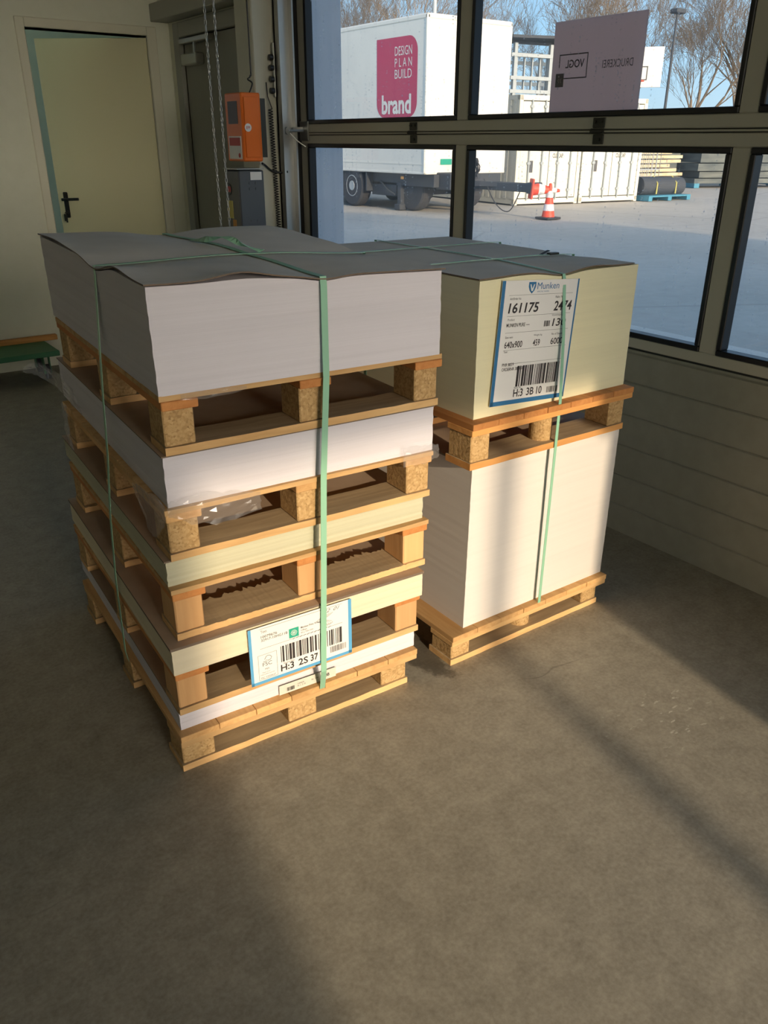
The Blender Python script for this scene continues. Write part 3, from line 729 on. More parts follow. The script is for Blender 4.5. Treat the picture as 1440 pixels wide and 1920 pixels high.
barcode(tx,.083,.050,.243,.110,5,36)
tx.build('printed_text', M['ink'], lb)
sm_ = MB()
for s, x_, z_, w_ in (('Art/Order No',.030,.294,.038),('Pallet No',.190,.294,.030),('Product',.030,.238,.024),('Grammage g/m2',.186,.243,.050),('Size mm',.028,.190,.026),('Weight kg',.128,.190,.030),('No of Sheets',.193,.190,.040),('Text',.028,.150,.013),('Store No',.079,.0445,.025)):
    put_text(sm_, s, x_, z_, .0062, w_)
for z_ in (.306,.250,.205,.157,.118): flat(sm_,.026,z_,.252,z_+.0007)
barcode(sm_,.160,.216,.182,.232,8,14); barcode(sm_,.202,.020,.248,.038,9,22); flat(sm_,.096,.224,.108,.2255)
sm_.build('small_print', M['grey_ink'], lb)
lg = MB(); put_text(lg,'Munken',.120,.320,.018,.078,.0); put_text(lg,'ARCTIC PAPER',.121,.312,.0035,.042)
lg.build('brand_text', M['label_blue'], lb)
sh = MB(); sh.prism([(.090,.340),(.114,.340),(.1145,.328),(.110,.317),(.102,.309),(.094,.317),(.0895,.328)],-.0007,0); sh.build('brand_shield', M['label_blue'], lb)
sw = MB(); sw.prism([(.094,.334),(.097,.334),(.102,.322),(.107,.334),(.110,.334),(.1045,.316),(.0995,.316)],-.0012,-.0007); sw.build('shield_mark', M['label_white'], lb)
# lower label hanging over pallet and reams
l2 = tag(empty('shipping_label', (0,0,0)), 'blue edged label with bar code hanging low on the left stack', 'label')
l2.matrix_world = Matrix.Translation(Vector((.728,1.562,.2215))) @ Matrix.Rotation(R(-3.9),4,'Z')
W2, H2 = .298, .171
B(0,0,0,W2,.0008,H2).build('label_sheet', M['label_white'], l2)
b3 = MB(); flat(b3,0,0,.008,H2,-.0003); flat(b3,0,0,W2,.009,-.0003); flat(b3,W2-.010,0,W2,H2,-.0003); b3.build('blue_border', M['label_blue2'], l2)
tx = MB(); put_text(tx,'H:3',.084,.017,.021,.038,.02); put_text(tx,'2S',.135,.017,.021,.028,.02); put_text(tx,'37',.171,.017,.021,.0225,.02)
barcode(tx,.086,.046,.274,.095,21,46)
tx.build('printed_text', M['ink'], l2)
t2_ = MB(); put_text(t2_,'Text',.034,.152,.008,.017); put_text(t2_,'10079676',.034,.137,.0075,.045,.01); put_text(t2_,'32917-10HG11B',.034,.127,.0075,.074,.01)
put_text(t2_,'Store No',.092,.038,.006,.032); barcode(t2_,.231,.022,.281,.041,23,30); put_text(t2_,'Munken Print White 15',.146,.129,.006,.066,.01)
put_text(t2_,'Offset',.146,.121,.005,.018); put_text(t2_,'80 g 700x1000',.146,.113,.005,.036); put_text(t2_,'FSC',.034,.052,.011,.026); put_text(t2_,'MIX',.040,.040,.005,.012); put_text(t2_,'Paper from',.032,.031,.004,.022); put_text(t2_,'responsible sources',.026,.025,.004,.040); put_text(t2_,'FSC C020637',.027,.015,.005,.042)
for z_ in (.1645,.106): flat(t2_,.030,z_,.27,z_+.0008)
for (a,b_,c_,d_) in ((.022,.012,.0228,.088),(.074,.012,.0748,.088),(.022,.012,.0748,.0128),(.022,.0872,.0748,.088)): flat(t2_,a,b_,c_,d_)
tree = [(.036+.0,.066),(.041,.066),(.043,.063),(.0445,.070),(.049,.066),(.057,.068),(.060,.074),(.056,.080),(.050,.082),(.045,.080),(.042,.075)]
t2_.tube([(a,-.0006,b_) for a,b_ in tree+[(.040,.072)]], .0006, 4)
for k in range(5): t2_.tube([(.205+.006*k+.012*math.sin(t*1.3), -.0006, .112+.006*t) for t in range(7)], .0004, 4)
for k in range(11): t2_.tube([(.122+.0105*k,-.0006,.104+.001*(k%2)),(.128+.0105*k,-.0006,.108)], .0005, 4)
put_text(t2_,'B2  01',.212,.152,.010,.050,0,shear=.5)
t2_.build('small_print', M['grey_ink'], l2)
gs = MB(); flat(gs,.112,.110,.140,.138,-.0005); gs.build('green_logo', M['logo_green'], l2)
gf = MB()
for k in range(6):
    a = k*PI/3; gf.tube([(.126+.0045*math.cos(a)+.0042*math.cos(t*PI/5),-.0009,.124+.0045*math.sin(a)+.0042*math.sin(t*PI/5)) for t in range(10)], .0005, 4, closed=True)
gf.build('logo_mark', M['label_white'], l2)
# small delivery slip under it
l3 = tag(empty('delivery_slip', (0,0,0)), 'narrow pale slip with BB print on the lowest white ream', 'label')
l3.matrix_world = Matrix.Translation(Vector((.830,1.6085,.1205))) @ Matrix.Rotation(R(-4),4,'Z') @ Matrix.Rotation(R(.6),4,'Y')
B(0,0,0,.176,.0008,.030).build('slip_sheet', mat('slip_paper',(.62,.60,.52),.6), l3)
tx = MB(); put_text(tx,'BB',.142,.010,.010,.013,.02); put_text(tx,'Nr.  0 96',.098,.014,.005,.022); put_text(tx,'12345678',.055,.017,.004,.02) ; put_text(tx,'M  1  3  M',.055,.009,.005,.024); barcode(tx,.022,.006,.045,.018,3,16); tx.build('printed_text', M['ink'], l3)

# ------------------------------------------------------------------ torn plastic film
def crumple(name, pts, wd, label, seed, amp=.006, nrm=(0,-1,0), nn=9, group='scraps of clear film'):
    """crumpled film strip: pts = centre line, wd = widths vector per point"""
    rn = random.Random(seed); P = smooth_path(pts, 5); W_ = smooth_path(wd, 5); vs = []; fs = []
    for i, (a, b_) in enumerate(zip(P, W_)):
        for j in range(nn):
            t = j/(nn-1)-.5
            vs.append(tuple(Vector(a)+Vector(b_)*t*(1+rn.uniform(-.12,.12))+Vector(nrm)*rn.uniform(0,amp)+Vector((rn.uniform(-1,1),0,rn.uniform(-1,1)))*amp*.25))
    for i in range(len(P)-1):
        for j in range(nn-1):
            a = i*nn+j; fs.append((a,a+1,a+nn+1)); fs.append((a,a+nn+1,a+nn))
    o = MB().add(vs, fs).build(name, M['film']); return tag(o, label, 'plastic film', group)
crumple('film_scrap', [(.575,1.600,.752),(.64,1.594,.738),(.72,1.590,.728),(.80,1.586,.722)], [(0,0,.03),(0,0,.075),(.01,0,.07),(0,0,.045)], 'crumpled clear film over the front left corner under the second white ream', 2)
crumple('film_scrap', [(.570,1.600,.745),(.562,1.66,.72),(.572,1.74,.715),(.58,1.82,.735)], [(0,0,.05),(0,.01,.11),(0,.02,.08),(0,0,.02)], 'clear film hanging along the long side near the front corner', 3, nrm=(-1,0,0))
crumple('film_scrap', [(.63,2.36,.775),(.64,2.50,.80),(.63,2.62,.82),(.60,2.70,.835),(.575,2.74,.825)], [(0,0,.03),(0,0,.05),(0,0,.05),(0,0,.035),(0,0,.02)], 'clear film sticking out at the far end of the long side', 4, nrm=(-1,0,0), amp=.012)
crumple('film_scrap', [(.605,2.44,.78),(.603,2.44,.73),(.600,2.43,.68),(.603,2.42,.64)], [(0,.05,0),(0,.055,0),(0,.05,0),(0,.02,0)], 'shiny strip of clear film hanging down the long side', 5, nrm=(-1,0,0))
crumple('film_scrap', [(1.20,1.552,.752),(1.27,1.548,.748),(1.315,1.546,.750)], [(0,0,.05),(0,0,.055),(0,0,.03)], 'clear film at the front right corner of the left stack', 6)
crumple('film_scrap', [(.63,1.590,1.004),(.70,1.585,1.002),(.78,1.578,1.004)], [(0,0,.012),(0,0,.020),(0,0,.008)], 'thin shred of clear film under the topmost ream', 7, amp=.003)

# ------------------------------------------------------------------ things on the column
ob = tag(empty('control_box', (2.20,4.283,1.397)), 'orange control box mounted on the column', 'control box')
B(0,0,0,.117,.19,.335,bev=.006).build('housing', M['orange_box'], ob)
B(.012,-.008,.02,.10,0,.315,bev=.003).build('side_cover', M['orange_box'], ob)
B(.117,.02,.02,.155,.17,.31).build('mounting_plate', M['darkmetal'], ob)
k_ = MB(); k_.box(-.002,.045,.185,0,.155,.295); k_.build('cover_plate', M['screen'], ob)
k_ = MB(); k_.box(-.0025,.02,.012,0,.165,.125); lb4 = k_.build('warning_label', M['label_white'], ob)
k_ = MB(); k_.box(-.0035,.03,.078,-.0025,.155,.118); k_.cyl((-.0035,.045,.03),(-.0025,.045,.03),.012,n=16); k_.build('warning_print', M['red_ink'], lb4)
k_ = MB(); k_.cyl((.030,-.0095,.167),(.030,-.008,.167),.020,n=28); s5 = k_.build('round_sticker', M['label_white'], ob)
k_ = MB(); put_text(k_,'EFF',.018,.160,.014,.024,.02,yoff=-.0102); k_.build('sticker_print', M['red_ink'], s5)
cb = tag(empty('switch_cabinet', (2.20,4.36,1.0)), 'blue grey switch cabinet below the orange box', 'cabinet')
B(0,0,0,.155,.17,.350,bev=.005).build('housing', M['cab_grey'], cb)
B(-.006,.004,.004,0,.166,.346,bev=.003).build('front_door', M['cab_front'], cb)
k_ = MB()
for zz in (.255,.285,.055,.085):
    for xx in (.065,.105): k_.cyl((xx,-.004,zz),(xx,0,zz),.008,n=14)
k_.build('cable_knockout', M['cab_grey'], cb)
k_ = MB(); k_.box(.07,-.002,.30,.14,0,.342); k_.build('paper_label', M['label_white'], cb)
k_ = MB(); k_.tube([(-.009,.115+.030*math.cos(t),.25+.030*math.sin(t)) for t in [2*PI*i/24 for i in range(24)]], .003, 6, closed=True); k_.build('switch_ring', M['black'], cb)
k_ = MB(); k_.box(-.009,.095,.235,-.006,.135,.265); k_.build('red_switch', M['red_ink'], cb)
k_ = MB(); k_.box(-.008,.085,.095,-.006,.155,.19); k_.build('yellow_label', M['yellow'], cb)
k_ = MB(); k_.box(-.008,.055,.03,-.006,.095,.09); k_.build('orange_label', M['orange_lab'], cb)
k_ = MB(); k_.box(-.012,-.004,.355,.155,.17,.360); k_.build('top_shelf', M['steel'], cb)
# cables
k_ = MB().tube(smooth_path([(2.33,4.40,2.6),(2.332,4.40,1.90),(2.325,4.395,1.82),(2.30,4.38,1.80),(2.315,4.36,1.78),(2.29,4.35,1.735)],6), .004, 6)
tag(k_.build('cable', M['black'], smooth=True), 'thin dark cable looping into the top of the orange box', 'cable')
k_ = MB().tube(smooth_path([(2.35,4.36,1.385),(2.38,4.385,1.375),(2.42,4.38,1.345),(2.47,4.37,1.335),(2.50,4.34,1.34)],6), .006, 6)
tag(k_.build('cable', M['black'], smooth=True), 'short sagging black cable from cabinet to gate track', 'cable')
k_ = MB(); pts = []
for i in range(900):
    t = i/899; z = 1.66-.66*t; a = t*2*PI*48; pts.append((2.43+.02*t+.011*math.cos(a), 4.380+.011*math.sin(a), z))
k_.tube([(2.415,4.385,1.79),(2.418,4.382,1.72)]+pts, .0028, 5)
tag(k_.build('coiled_cable', M['black'], smooth=True), 'black coiled cable hanging along the column', 'cable')
br = tag(empty('cable_bracket', (2.455,4.38,1.72)), 'dark bracket with clips at the gate track above the coiled cable', 'bracket')
B(0,-.01,0,.012,.0,.26,bev=.002).build('rail', M['steel'], br)
k_ = MB()
for zz in (.03,.085,.14,.19): k_.cyl((-.022,-.008,zz),(0,-.008,zz),.014,n=12)
k_.build('clip', M['black'], br)
# hoist chain: two strands of links
ch = tag(empty('hoist_chain', (2.07,4.31,.62)), 'double strand of thin steel hoist chain hanging before the column', 'chain')
def link(mb, c_, ax, roll, l=.030, w_=.011, r_=.0022):
    pts = []
    for k in range(14):
        t = 2*PI*k/14; pts.append((w_/2*math.cos(t), 0, l/2*math.sin(t)))
    rot = Matrix.Rotation(roll, 4, 'Z'); mb.tube(pts, r_, 5, M=Matrix.Translation(c_) @ rot, closed=True)
for (cx, cy) in ((2.055,4.33), (2.085,4.285)):
    z = .0; i = 0; cm = MB()
    while z < 3.4:
        link(cm, Vector((cx-2.07,cy-4.31,z)), None, R(35 if i % 2 else -55)); z += .0245; i += 1
    cm.build('chain_strand', M['steel'], ch, smooth=True)

# ------------------------------------------------------------------ green dolly at the back wall
dl = tag(empty('platform_dolly', (.75,5.68,0)), 'green platform dolly on castors before the back wall', 'dolly')
B(-.6,0,.165,.68,.38,.2,bev=.004).build('deck', M['dolly'], dl)
for xx in (.60,-.45):
    for yy in (.08,.30):
        k_ = MB(); k_.cyl((xx-.012,yy,.05),(xx+.012,yy,.05),.05,n=24); wl = k_.build('castor', M['tyre'], dl)
        k_ = MB(); k_.box(xx-.022,yy-.02,.05,xx-.016,yy+.02,.165); k_.box(xx+.016,yy-.02,.05,xx+.022,yy+.02,.165); k_.cyl((xx-.024,yy,.05),(xx+.024,yy,.05),.016,n=12); k_.build('fork', M['dolly'], wl)
tag(B(-.45,6.03,.2,1.52,6.075,.235,bev=.003).build('wooden_batten', M['orange']), 'long orange brown batten lying at the back of the green dolly', 'board')

# ------------------------------------------------------------------ sign in the upper pane
sg = tag(empty('sign_panel', (2.668,2.09,1.607)), 'translucent printed panel standing outside behind the upper pane', 'sign')
B(0,0,0,.006,.432,.312,bev=.001).build('sheet', M['sign'], sg)
SMn = MB()
def mirror_text(mb, s, yleft, z, h, wd, bold=0):
    """text on the face towards -X that is read from outside, so it appears mirrored from inside"""
    vs, fs = text_geo(s, wd, h, bold)
    # from outside (looking -X) right hand is +Y ; yleft = y of the first letter
    mb.add([(-.0006, yleft+a, z+b_) for a, b_, c_ in vs], fs)
mirror_text(SMn,'DRUCKEREI',.040,.143,.026,.140)
mirror_text(SMn,'VOGL',.268,.152,.028,.094,.02)
for (a,b_,c_,d_) in ((.252,.115,.396,.119),(.252,.196,.396,.200),(.252,.115,.256,.200),(.392,.155,.396,.200)): SMn.box(-.0007,a,b_,-.0003,c_,d_)
SMn.box(-.0008,.366,.088,-.0003,.408,.135,bev=.0002)
SMn.build('printed_text', M['ink'], sg)
k_ = MB(); k_.tube([(-.0012,.378,.118),(-.0012,.384,.111),(-.0012,.378,.103)],.0012,5); k_.tube([(-.0012,.388,.118),(-.0012,.394,.111),(-.0012,.388,.103)],.0012,5); k_.build('arrow_mark', M['sign'], sg)

# ------------------------------------------------------------------ trailer
tr = tag(empty('box_trailer', (12.3,15.25,0)), 'white box trailer with a red printed panel, parked in the yard', 'trailer')
TL, TW, TZ0, TZ1 = 7.2, 2.45, .82, 3.93
B(0,0,TZ0,TW,TL,TZ1,bev=.04).build('box_body', M['trailer'], tr)
k_ = MB()
k_.box(-.015,-.015,TZ1-.10,TW+.015,.05,TZ1+.015,bev=.03); k_.box(-.015,-.015,TZ1-.10,.05,TL,TZ1+.015,bev=.03); k_.box(-.015,-.015,TZ0,.06,.06,TZ1,bev=.02); k_.box(TW-.06,-.015,TZ0,TW+.015,.06,TZ1,bev=.02); k_.box(-.012,-.012,TZ0,.05,TL,TZ0+.05,bev=.01); k_.box(-.012,-.012,TZ0,TW+.012,.05,TZ0+.05,bev=.01); k_.box(-.008,0,TZ0+.2,0,TL,TZ0+.23)
k_.build('edge_trim', M['trailer'], tr)
# red panel on the long side (facing -X). local: y from .30 to 1.80, z 1.98..3.55
def rounded(x0,z0,x1,z1,r_,corners):
    P = []
    for (cx,cz,a0,on) in ((x1,z1,0,corners[0]),(x0,z1,90,corners[1]),(x0,z0,180,corners[2]),(x1,z0,270,corners[3])):
        if on:
            ox = cx-r_ if a0 in (0,270) else cx+r_; oz = cz-r_ if a0 in (0,90) else cz+r_
            for k in range(9):
                a = R(a0+90*k/8); P.append((ox+r_*math.cos(a), oz+r_*math.sin(a)))
        else: P.append((cx,cz))
    return P
ya, yb = .32, 1.82
P = rounded(-yb,1.99,-ya,3.58,.30,(1,0,1,1))
k_ = MB(); k_.add([(-.004,-a,b_) for a,b_ in P],[tuple(range(len(P)))]); k_.add([(-.002,-a,b_) for a,b_ in P],[tuple(range(len(P)))[::-1]])
lp_ = k_.build('logo_panel', M['logo_red'], tr)
k_ = MB()
def side_text(mb, s, yl, z, h, wd, bold=0):
    vs, fs = text_geo(s, wd, h, bold); mb.add([(-.008, yl-a, z+b_) for a,b_,c_ in vs], fs)
side_text(k_,'DESIGN',1.13,3.22,.18,.62,.0); side_text(k_,'P L A N',1.13,3.00,.17,.62,.0); side_text(k_,'BUILD',1.13,2.77,.18,.62,.0); side_text(k_,'brand',1.62,2.06,.40,1.10,.03)
k_.build('logo_text', M['trailer'], lp_)
k_ = MB(); k_.box(.2,-.1,.55,TW-.2,TL,TZ0-.005); k_.box(.3,.9,.35,.42,TL,.6); k_.box(TW-.42,.9,.35,TW-.3,TL,.6); k_.box(.2,1.3,.30,TW-.2,2.3,.6); k_.build('chassis', M['chassis'], tr)
for xx in (.03,TW-.33):
    for yy in (2.95,4.1,.85):
        if yy == .85: xx2 = xx+(.25 if xx < 1 else -.25)
        else: xx2 = xx
        k_ = MB(); k_.lathe([(.20,-.15),(.44,-.15),(.48,-.11),(.48,.11),(.44,.15),(.20,.15)],32, Matrix.Translation((xx2+.15,yy,.48)) @ Matrix.Rotation(R(90),4,'Y')); wh = k_.build('wheel', M['tyre'], tr)
        k_ = MB(); k_.lathe([(.05,-.155),(.11,-.16),(.13,-.12),(.20,-.12),(.235,-.155),(.25,-.15),(.25,.15),(.05,.155)],28, Matrix.Translation((xx2+.15,yy,.48)) @ Matrix.Rotation(R(90),4,'Y')); k_.build('hub', M['bar' if (yy == 2.95 and xx < 1) else 'chassis'], wh)
k_ = MB(); k_.box(.02,2.28,.38,.30,2.34,.85,bev=.01); k_.box(.02,2.34,.80,.30,3.5,.84); k_.build('mudguard', M['chassis'], tr)
k_ = MB(); k_.box(.18,1.10,.12,.30,1.24,.62,bev=.01); k_.box(.12,1.05,0,.36,1.29,.14,bev=.02); k_.tube([(.16,1.9,.62),(.14,1.6,.44),(.15,1.3,.34)],.02); k_.build('support_leg', M['chassis'], tr)
k_ = MB(); k_.box(-.02,.75,.70,-.012,.85,.76); k_.build('side_marker', M['orange_lab'], tr)
k_ = MB(); k_.box(.45,-.016,1.02,.78,-.014,1.14); k_.build('green_sticker', M['logo_green'], tr)
k_ = MB(); k_.box(1.0,-2.3,.52,1.16,0,.70,bev=.02); k_.box(.95,-2.45,.5,1.25,-2.25,.72,bev=.02); k_.add([(.4,.0,.6),(.55,.0,.6),(1.16,-1.4,.6),(1.04,-1.4,.6),(.4,.0,.7),(.55,.0,.7),(1.16,-1.4,.7),(1.04,-1.4,.7)],[(0,3,2,1),(4,5,6,7),(0,1,5,4),(1,2,6,5),(2,3,7,6),(3,0,4,7)])
dbo = k_
dbo.box(.35,-.5,.5,.8,.02,.86,bev=.02)
dbo.build('drawbar', M['chassis'], tr)
k_ = MB()
for s in range(7):
    rn = random.Random(s); k_.tube([(.85+.14*math.cos(t+s)+rn.uniform(-.03,.03),-.55-.1*s*.3+rn.uniform(-.03,.03),.95+.22*math.sin(t+s)) for t in [i*.5 for i in range(14)]],.014,5)
k_.tube(smooth_path([(.9,-1.0,.75),(1.0,-1.3,.25),(1.05,-1.7,.12),(1.1,-2.0,.65)],6),.012,5)
k_.build('hose_bundle', M['tyre'], tr)

# ------------------------------------------------------------------ shipping containers
def container(x, y_, rz, label, tpos):
    c_ = tag(empty('shipping_container', (x,y_,0), R(rz)), label, 'container', 'white shipping containers')
    Wc, Hc, Dc = 2.10, 2.55, 5.8
    k_ = MB(); n_ = 44
    for side in (0, 1):
        for i in range(n_):
            y0 = .1+(Dc-.2)*i/n_; y1 = .1+(Dc-.2)*(i+1)/n_; d = .035 if i % 2 else 0
            if side == 0: k_.box(d,y0,.12,.06,y1,Hc-.1)
            else: k_.box(Wc-.06,y0,.12,Wc-d,y1,Hc-.1)
    k_.box(.02,Dc-.06,.1,Wc-.02,Dc,Hc-.05); k_.box(.02,.06,Hc-.06,Wc-.02,Dc,Hc-.02); k_.box(.02,.06,.1,Wc-.02,Dc,.14)
    k_.build('corrugated_body', M['container'], c_)
    k_ = MB(); pp = .11
    for xx in (0, Wc-pp): k_.box(xx,-.02,0,xx+pp,.1,Hc,bev=.01); k_.box(xx,Dc-.1,0,xx+pp,Dc,Hc,bev=.01)
    k_.box(0,-.02,.03,Wc,.08,.15,bev=.008); k_.box(0,-.02,Hc-.12,Wc,.08,Hc,bev=.008)
    for xx in (0, Wc-pp): k_.box(xx,0,Hc-.1,xx+pp,Dc,Hc); k_.box(xx,0,.03,xx+pp,Dc,.15)
    k_.build('corner_frame', M['container'], c_)
    for s in (0, 1):
        x0 = pp+.01+s*((Wc-2*pp)/2); x1 = x0+(Wc-2*pp)/2-.02
        k_ = MB(); k_.box(x0,-.005,.17,x1,.04,Hc-.14,bev=.006); k_.box(x0+.02,-.014,1.40,x1-.02,-.004,1.46,bev=.003); k_.box(x0+.02,-.014,.62,x1-.02,-.004,.66,bev=.003)
        dd = k_.build('door', M['container'], c_)
        for t in (.28,.74):
            xb = x0+(x1-x0)*t; k_ = MB(); k_.cyl((xb,-.045,.12),(xb,-.045,Hc-.10),.020,n=10)
            for zz in (.35,1.0,1.75,2.3): k_.box(xb-.05,-.06,zz-.03,xb+.05,-.01,zz+.03,bev=.006)
            k_.box(xb-.04,-.06,1.60,xb+(.28 if t < .5 else -.28)*.8,-.045,1.635) if xb < xb+1 else None
            k_.build('lock_bar', M['bar'], dd)
        k_ = MB()
        if s == 1:
            put_text(k_,'CU. CAP.',x0+.10,1.12,.11,.36,.03,yoff=-.008); put_text(k_,'NET',x0+.20,1.84,.09,.20,.02,yoff=-.008)
        else: k_.box(x0+.26,-.008,.78,x0+.42,-.004,1.06)
        k_.build('printed_text' if s else 'grey_plate', M['grey_ink'], dd)
    return c_
container(15.80,15.92,-8,'white shipping container with corrugated side, nearer the trailer',0)
container(17.93,15.62,-8,'white shipping container nearer the blue pallet',1)
# rack of white beams on top of the containers
rk = tag(empty('pipe_rack', (16.0,16.4,2.56), R(-8)), 'grey steel frame with rails standing above the first container', 'rack')
k_ = MB()
for xx in (0,1.1,2.2):
    for yy in (0,1.8): k_.box(xx,yy,0,xx+.09,yy+.09,1.15)
k_.build('post', M['bar'], rk)
k_ = MB()
for zz in (.05,.35,.85): 
    for yy in (0,1.8): k_.box(-.1,yy-.02,zz,2.5,yy+.11,zz+.08)
for i in range(9): k_.box(.15+.24*i,.1,.12,.18+.24*i,.16,.85)
k_.build('rail', M['bar'], rk)
k_ = MB(); 
for i in range(5): k_.box(-.2,.2+.3*i,1.15+.04*i,2.9,.28+.3*i,1.21+.04*i)
k_.add([(-.3,-.3,1.22),(3.0,-.3,1.30),(3.0,2.1,1.42),(-.3,2.1,1.32),(-.3,-.3,1.28),(3.0,-.3,1.36),(3.0,2.1,1.48),(-.3,2.1,1.38)],[(0,3,2,1),(4,5,6,7),(0,1,5,4),(1,2,6,5),(2,3,7,6),(3,0,4,7)])
k_.build('roof_sheet', M['chassis'], rk)

# ------------------------------------------------------------------ traffic cones
def cone(loc, rot, label, base_m, h=.70):
    c_ = tag(empty('traffic_cone', loc), label, 'traffic cone', 'red and white traffic cones'); c_.rotation_euler = rot
    k_ = MB(); k_.box(-.20,-.20,0,.20,.20,.045,bev=.015); k_.build('base', base_m, c_)
    pr = lambda z: .145-.115*z/h
    segs = [(.045,.17,'cone'),(.17,.30,'cone_white'),(.30,.43,'cone'),(.43,.56,'cone_white'),(.56,h,'cone')]
    k_ = MB(); k_.lathe([(pr(.045),.045),(pr(h),h),(.02,h+.01)],28); bo = k_.build('cone_body', M['cone'], c_, smooth=False)
    for a, b_, mn in segs:
        if mn == 'cone_white':
            k_ = MB(); k_.lathe([(pr(a)+.002,a),(pr(b_)+.002,b_)],28); k_.build('reflective_band', M[mn], bo)
    return c_
cone((13.62,12.65,0),(0,0,0),'red and white traffic cone standing alone on the yard',M['tyre'])
cone((13.30,12.92,.60),Vector((.80,-.59,-.06)).to_track_quat('Z','Y').to_euler(),'red and white cone pushed sideways over the trailer drawbar',M['cone'],.62)

# ------------------------------------------------------------------ blue pallet with rolls, cage, timber, dark stacks
bp = tag(empty('blue_pallet', (20.12,14.98,0), R(-4)), 'blue painted pallet beside the white containers', 'pallet')
k_ = MB(); k_.box(0,0,.10,1.75,1.2,.14); k_.build('deck', M['bluewood'], bp)
for xx in (0,.8,1.6):
    k_ = MB(); k_.box(xx,0,0,xx+.15,1.2,.10); k_.build('skid', M['bluewood'], bp)
rl_ = tag(empty('wrapped_roll', (20.14,15.33,.145), R(-4)), 'dark wrapped roll lying on the blue pallet', 'roll')
k_ = MB(); k_.cyl((0,.1,.24),(1.75,.1,.20),.24,n=24); k_.build('roll_body', M['chassis'], rl_)
k_ = MB(); k_.tube([(.5,-.16,.02),(.52,-.15,.3),(.6,.1,.48)],.02); k_.tube([(1.3,-.16,.02),(1.33,-.14,.3),(1.38,.1,.47)],.02); k_.build('tie', M['yellow'], rl_)
cg = tag(empty('wire_cage', (20.7,16.6,0), R(-4)), 'tall wire mesh cage behind the wrapped roll', 'cage')
k_ = MB()
for i in range(12): k_.cyl((i*.16,0,.2),(i*.16,0,1.5),.012,n=6)
for zz in (.2,.75,1.5): k_.cyl((0,0,zz),(1.76,0,zz),.02,n=6)
for i in range(6): k_.cyl((1.76,i*.16,.2),(1.76,i*.16,1.5),.012,n=6)
k_.cyl((-.2,-.1,1.4),(1.4,-.1,.1),.02,n=6)
k_.build('wire_mesh', M['bar'], cg)
ts = tag(empty('timber_stack', (22.2,17.6,0), R(-4)), 'stack of light timber boards behind the wire cage', 'timber')
for i in range(9):
    rn = random.Random(i); k_ = MB(); k_.box(-.2+rn.uniform(-.1,.1),-.1,.25+.13*i,2.3+rn.uniform(-.4,.4),1.4,.25+.13*i+.09); k_.build('board_layer', M['plank'], ts)
k_ = MB(); k_.box(0,0,0,.2,1.3,.25); k_.box(1.8,0,0,2.0,1.3,.25); k_.build('support', M['plank'], ts)
def dark_stack(x, y_, w_, d, h, seed, label, rz=0):
    o = tag(empty('material_stack', (x,y_,0), R(rz)), label, 'building material', 'dark material stacks at the yard edge'); rn = random.Random(seed); z = .15
    k_ = MB()
    for xx in (0,.5,1): k_.box(xx*(w_-.2),0,0,xx*(w_-.2)+.2,d,.15)
    k_.build('skid', M['bluewood'], o)
    while z < h:
        t = rn.uniform(.12,.4); k_ = MB(); k_.box(rn.uniform(0,.25),rn.uniform(0,.2),z,w_-rn.uniform(0,.4),d,z+t-.03); k_.build('layer', M['darkstack' if rn.random() < .75 else 'bar'], o); z += t
labs = ['dark stack of stored material beside the light timber','long low dark stack at the yard edge','tall dark stack at the yard edge behind the low one','dark stack near the right edge of the view','furthest dark stack at the right of the yard']
for i, (x, y_, w_, d, h) in enumerate(((25.5,20.5,2.6,1.5,1.9),(27.5,18.6,4.2,1.6,.9),(29.5,21.5,4.5,1.5,2.4),(32.5,18.2,4.0,1.5,1.3),(34.5,20.5,5.0,1.5,2.3))): dark_stack(x,y_,w_,d,h,i+3,labs[i],-25)
fe = tag(empty('site_fence', (25,30,0), R(-33)), 'low dark fence running along the far yard edge', 'fence')
k_ = MB(); 
for i in range(16): k_.box(i*2.2,0,0,i*2.2+2.1,.08,1.5)
k_.build('fence_panel', M['darkstack'], fe)
k_ = MB()
for i in range(17): k_.box(i*2.2-.08,-.05,0,i*2.2,.1,1.7)
k_.build('fence_post', M['chassis'], fe)
# basketball backboard and lamp post
bk = tag(empty('basketball_hoop', (28.15,23.12,0), R(-52)), 'white basketball backboard with red rim beyond the containers', 'basketball hoop')
B(-.1,0,3.42,1.6,.06,4.78,bev=.01).build('backboard', M['trailer'], bk)
k_ = MB()
for (a,b_,c_,d_) in ((.42,3.66,1.08,3.70),(.42,4.10,1.08,4.14),(.42,3.66,.46,4.14),(1.04,3.66,1.08,4.14)): k_.box(a,-.008,b_,c_,0,d_)
k_.build('target_square', M['grey_ink'], bk)
k_ = MB(); k_.tube([(.75+.23*math.cos(t),-.30+.23*math.sin(t),3.62) for t in [2*PI*i/20 for i in range(20)]],.02,6,closed=True); k_.box(.70,-.1,3.55,.80,0,3.66); k_.build('rim', M['cone'], bk)
k_ = MB(); k_.cyl((.75,.9,0),(.75,.9,3.9),.08,n=12); k_.cyl((.75,.9,3.9),(.75,.06,4.1),.06,n=10); k_.build('pole', M['bar'], bk)
lpn = tag(empty('lamp_post', (33.2,24.5,0)), 'tall slim lamp post against the bare trees', 'lamp post')
k_ = MB(); k_.cyl((0,0,0),(0,0,6.4),.07,.05,n=10); k_.build('pole', M['chassis'], lpn)
k_ = MB(); k_.box(-.28,-.2,6.4,.34,.2,6.58,bev=.04); k_.build('lamp_head', M['chassis'], lpn)
l4 = tag(empty('lamp_post', (22.5,27.5,0)), 'tall pole rising behind the trailer roof', 'lamp post')
k_ = MB(); k_.cyl((0,0,0),(0,0,12),.09,.07,n=10); k_.build('pole', M['bar'], l4)

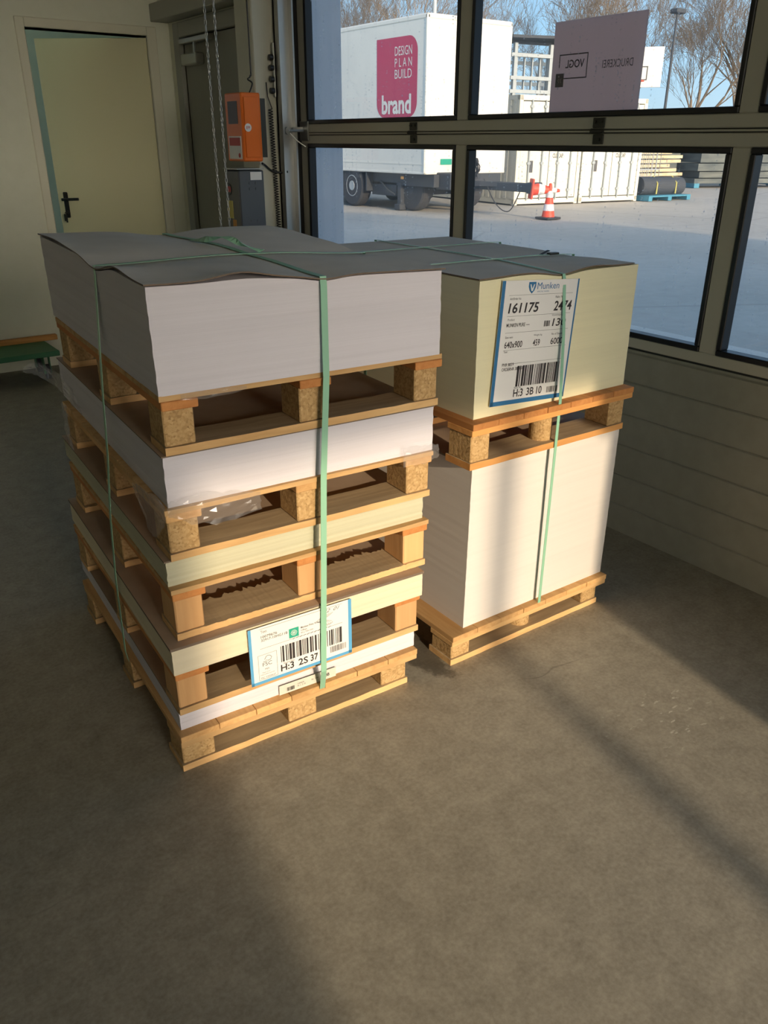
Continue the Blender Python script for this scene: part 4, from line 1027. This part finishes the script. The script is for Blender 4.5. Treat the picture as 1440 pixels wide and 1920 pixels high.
# ------------------------------------------------------------------ bare trees
def tree_proto(seed, depth=7):
    rn = random.Random(seed); mb = MB(); tb = MB(); h = 12.0
    def grow(pos, d, ln, r_, lev):
        n_ = 4 if lev < 2 else (3 if lev < 5 else 2); P = [pos]; rad = [r_]
        for i in range(n_):
            d = (d+Vector((rn.uniform(-1,1),rn.uniform(-1,1),rn.uniform(-.5,.9)))*.17).normalized()
            P.append(P[-1]+d*ln/n_); rad.append(r_*(1-.4*(i+1)/n_))
        (tb if lev == 0 else mb).tube(P, rad, 7 if lev < 2 else (4 if lev < 3 else 3))
        if lev >= depth: return
        k = (4, 4, 4, 3, 3, 3, 2, 2)[lev]
        for i in range(k):
            t = rn.uniform(.3,1) if i else 1; idx = min(int(t*n_+.5), n_); q = P[idx]
            ang = rn.uniform(.2,.62); az = rn.uniform(0,2*PI)
            a = d.orthogonal().normalized(); b_ = d.cross(a)
            nd = (d*math.cos(ang)+(a*math.cos(az)+b_*math.sin(az))*math.sin(ang)+Vector((0,0,.10))).normalized()
            grow(q, nd, ln*rn.uniform(.60,.84), max(rad[idx]*rn.uniform(.48,.64), .0055), lev+1)
    grow(Vector((0,0,0)), Vector((0,0,1)), h*.24, h*.017, 0)
    o = empty('bare_tree'); tb.build('trunk', M['bark'], o); mb.build('branches', M['bark'], o); return o
protos = [tree_proto(3), tree_proto(11), tree_proto(23)]; used = set()
TS = [(20.0,37,1.15,'bare tree standing furthest left, behind the trailer roof'),(23.5,35,1.0,'bare tree behind the middle of the trailer roof'),(26.5,34,1.1,'bare tree behind the right end of the trailer'),
      (30,34,1.05,'bare tree behind the steel frame above the containers'),(32.5,30.5,1.05,'bare tree rising behind the upper left corner of the sign panel'),(36,29.5,1.15,'bare tree rising behind the middle of the sign panel'),
      (37.5,26,1.05,'bare tree behind the basketball backboard'),(41,25.8,1.15,'bare tree just right of the slim lamp post'),(43.5,23.5,1.1,'bare tree between the lamp post and the last tree'),(46,21,1.15,'bare tree furthest right behind the glass')]
for i, (x, y_, sc_v, lab) in enumerate(TS):
    pr_ = protos[i % 3]
    o = pr_ if i < 3 else copy_tree(pr_)
    o.location = (x, y_, 0); o.rotation_euler = (0, 0, i*1.3); o.scale = (sc_v,)*3
    tag(o, lab, 'tree', 'bare winter trees behind the yard')
hd_ = tag(B(36,24.0,0,37.2,40,2.2).build('hedge', M['hedge']), 'low reddish hedge far behind the backboard', 'hedge'); hd_.rotation_euler = (0,0,0)
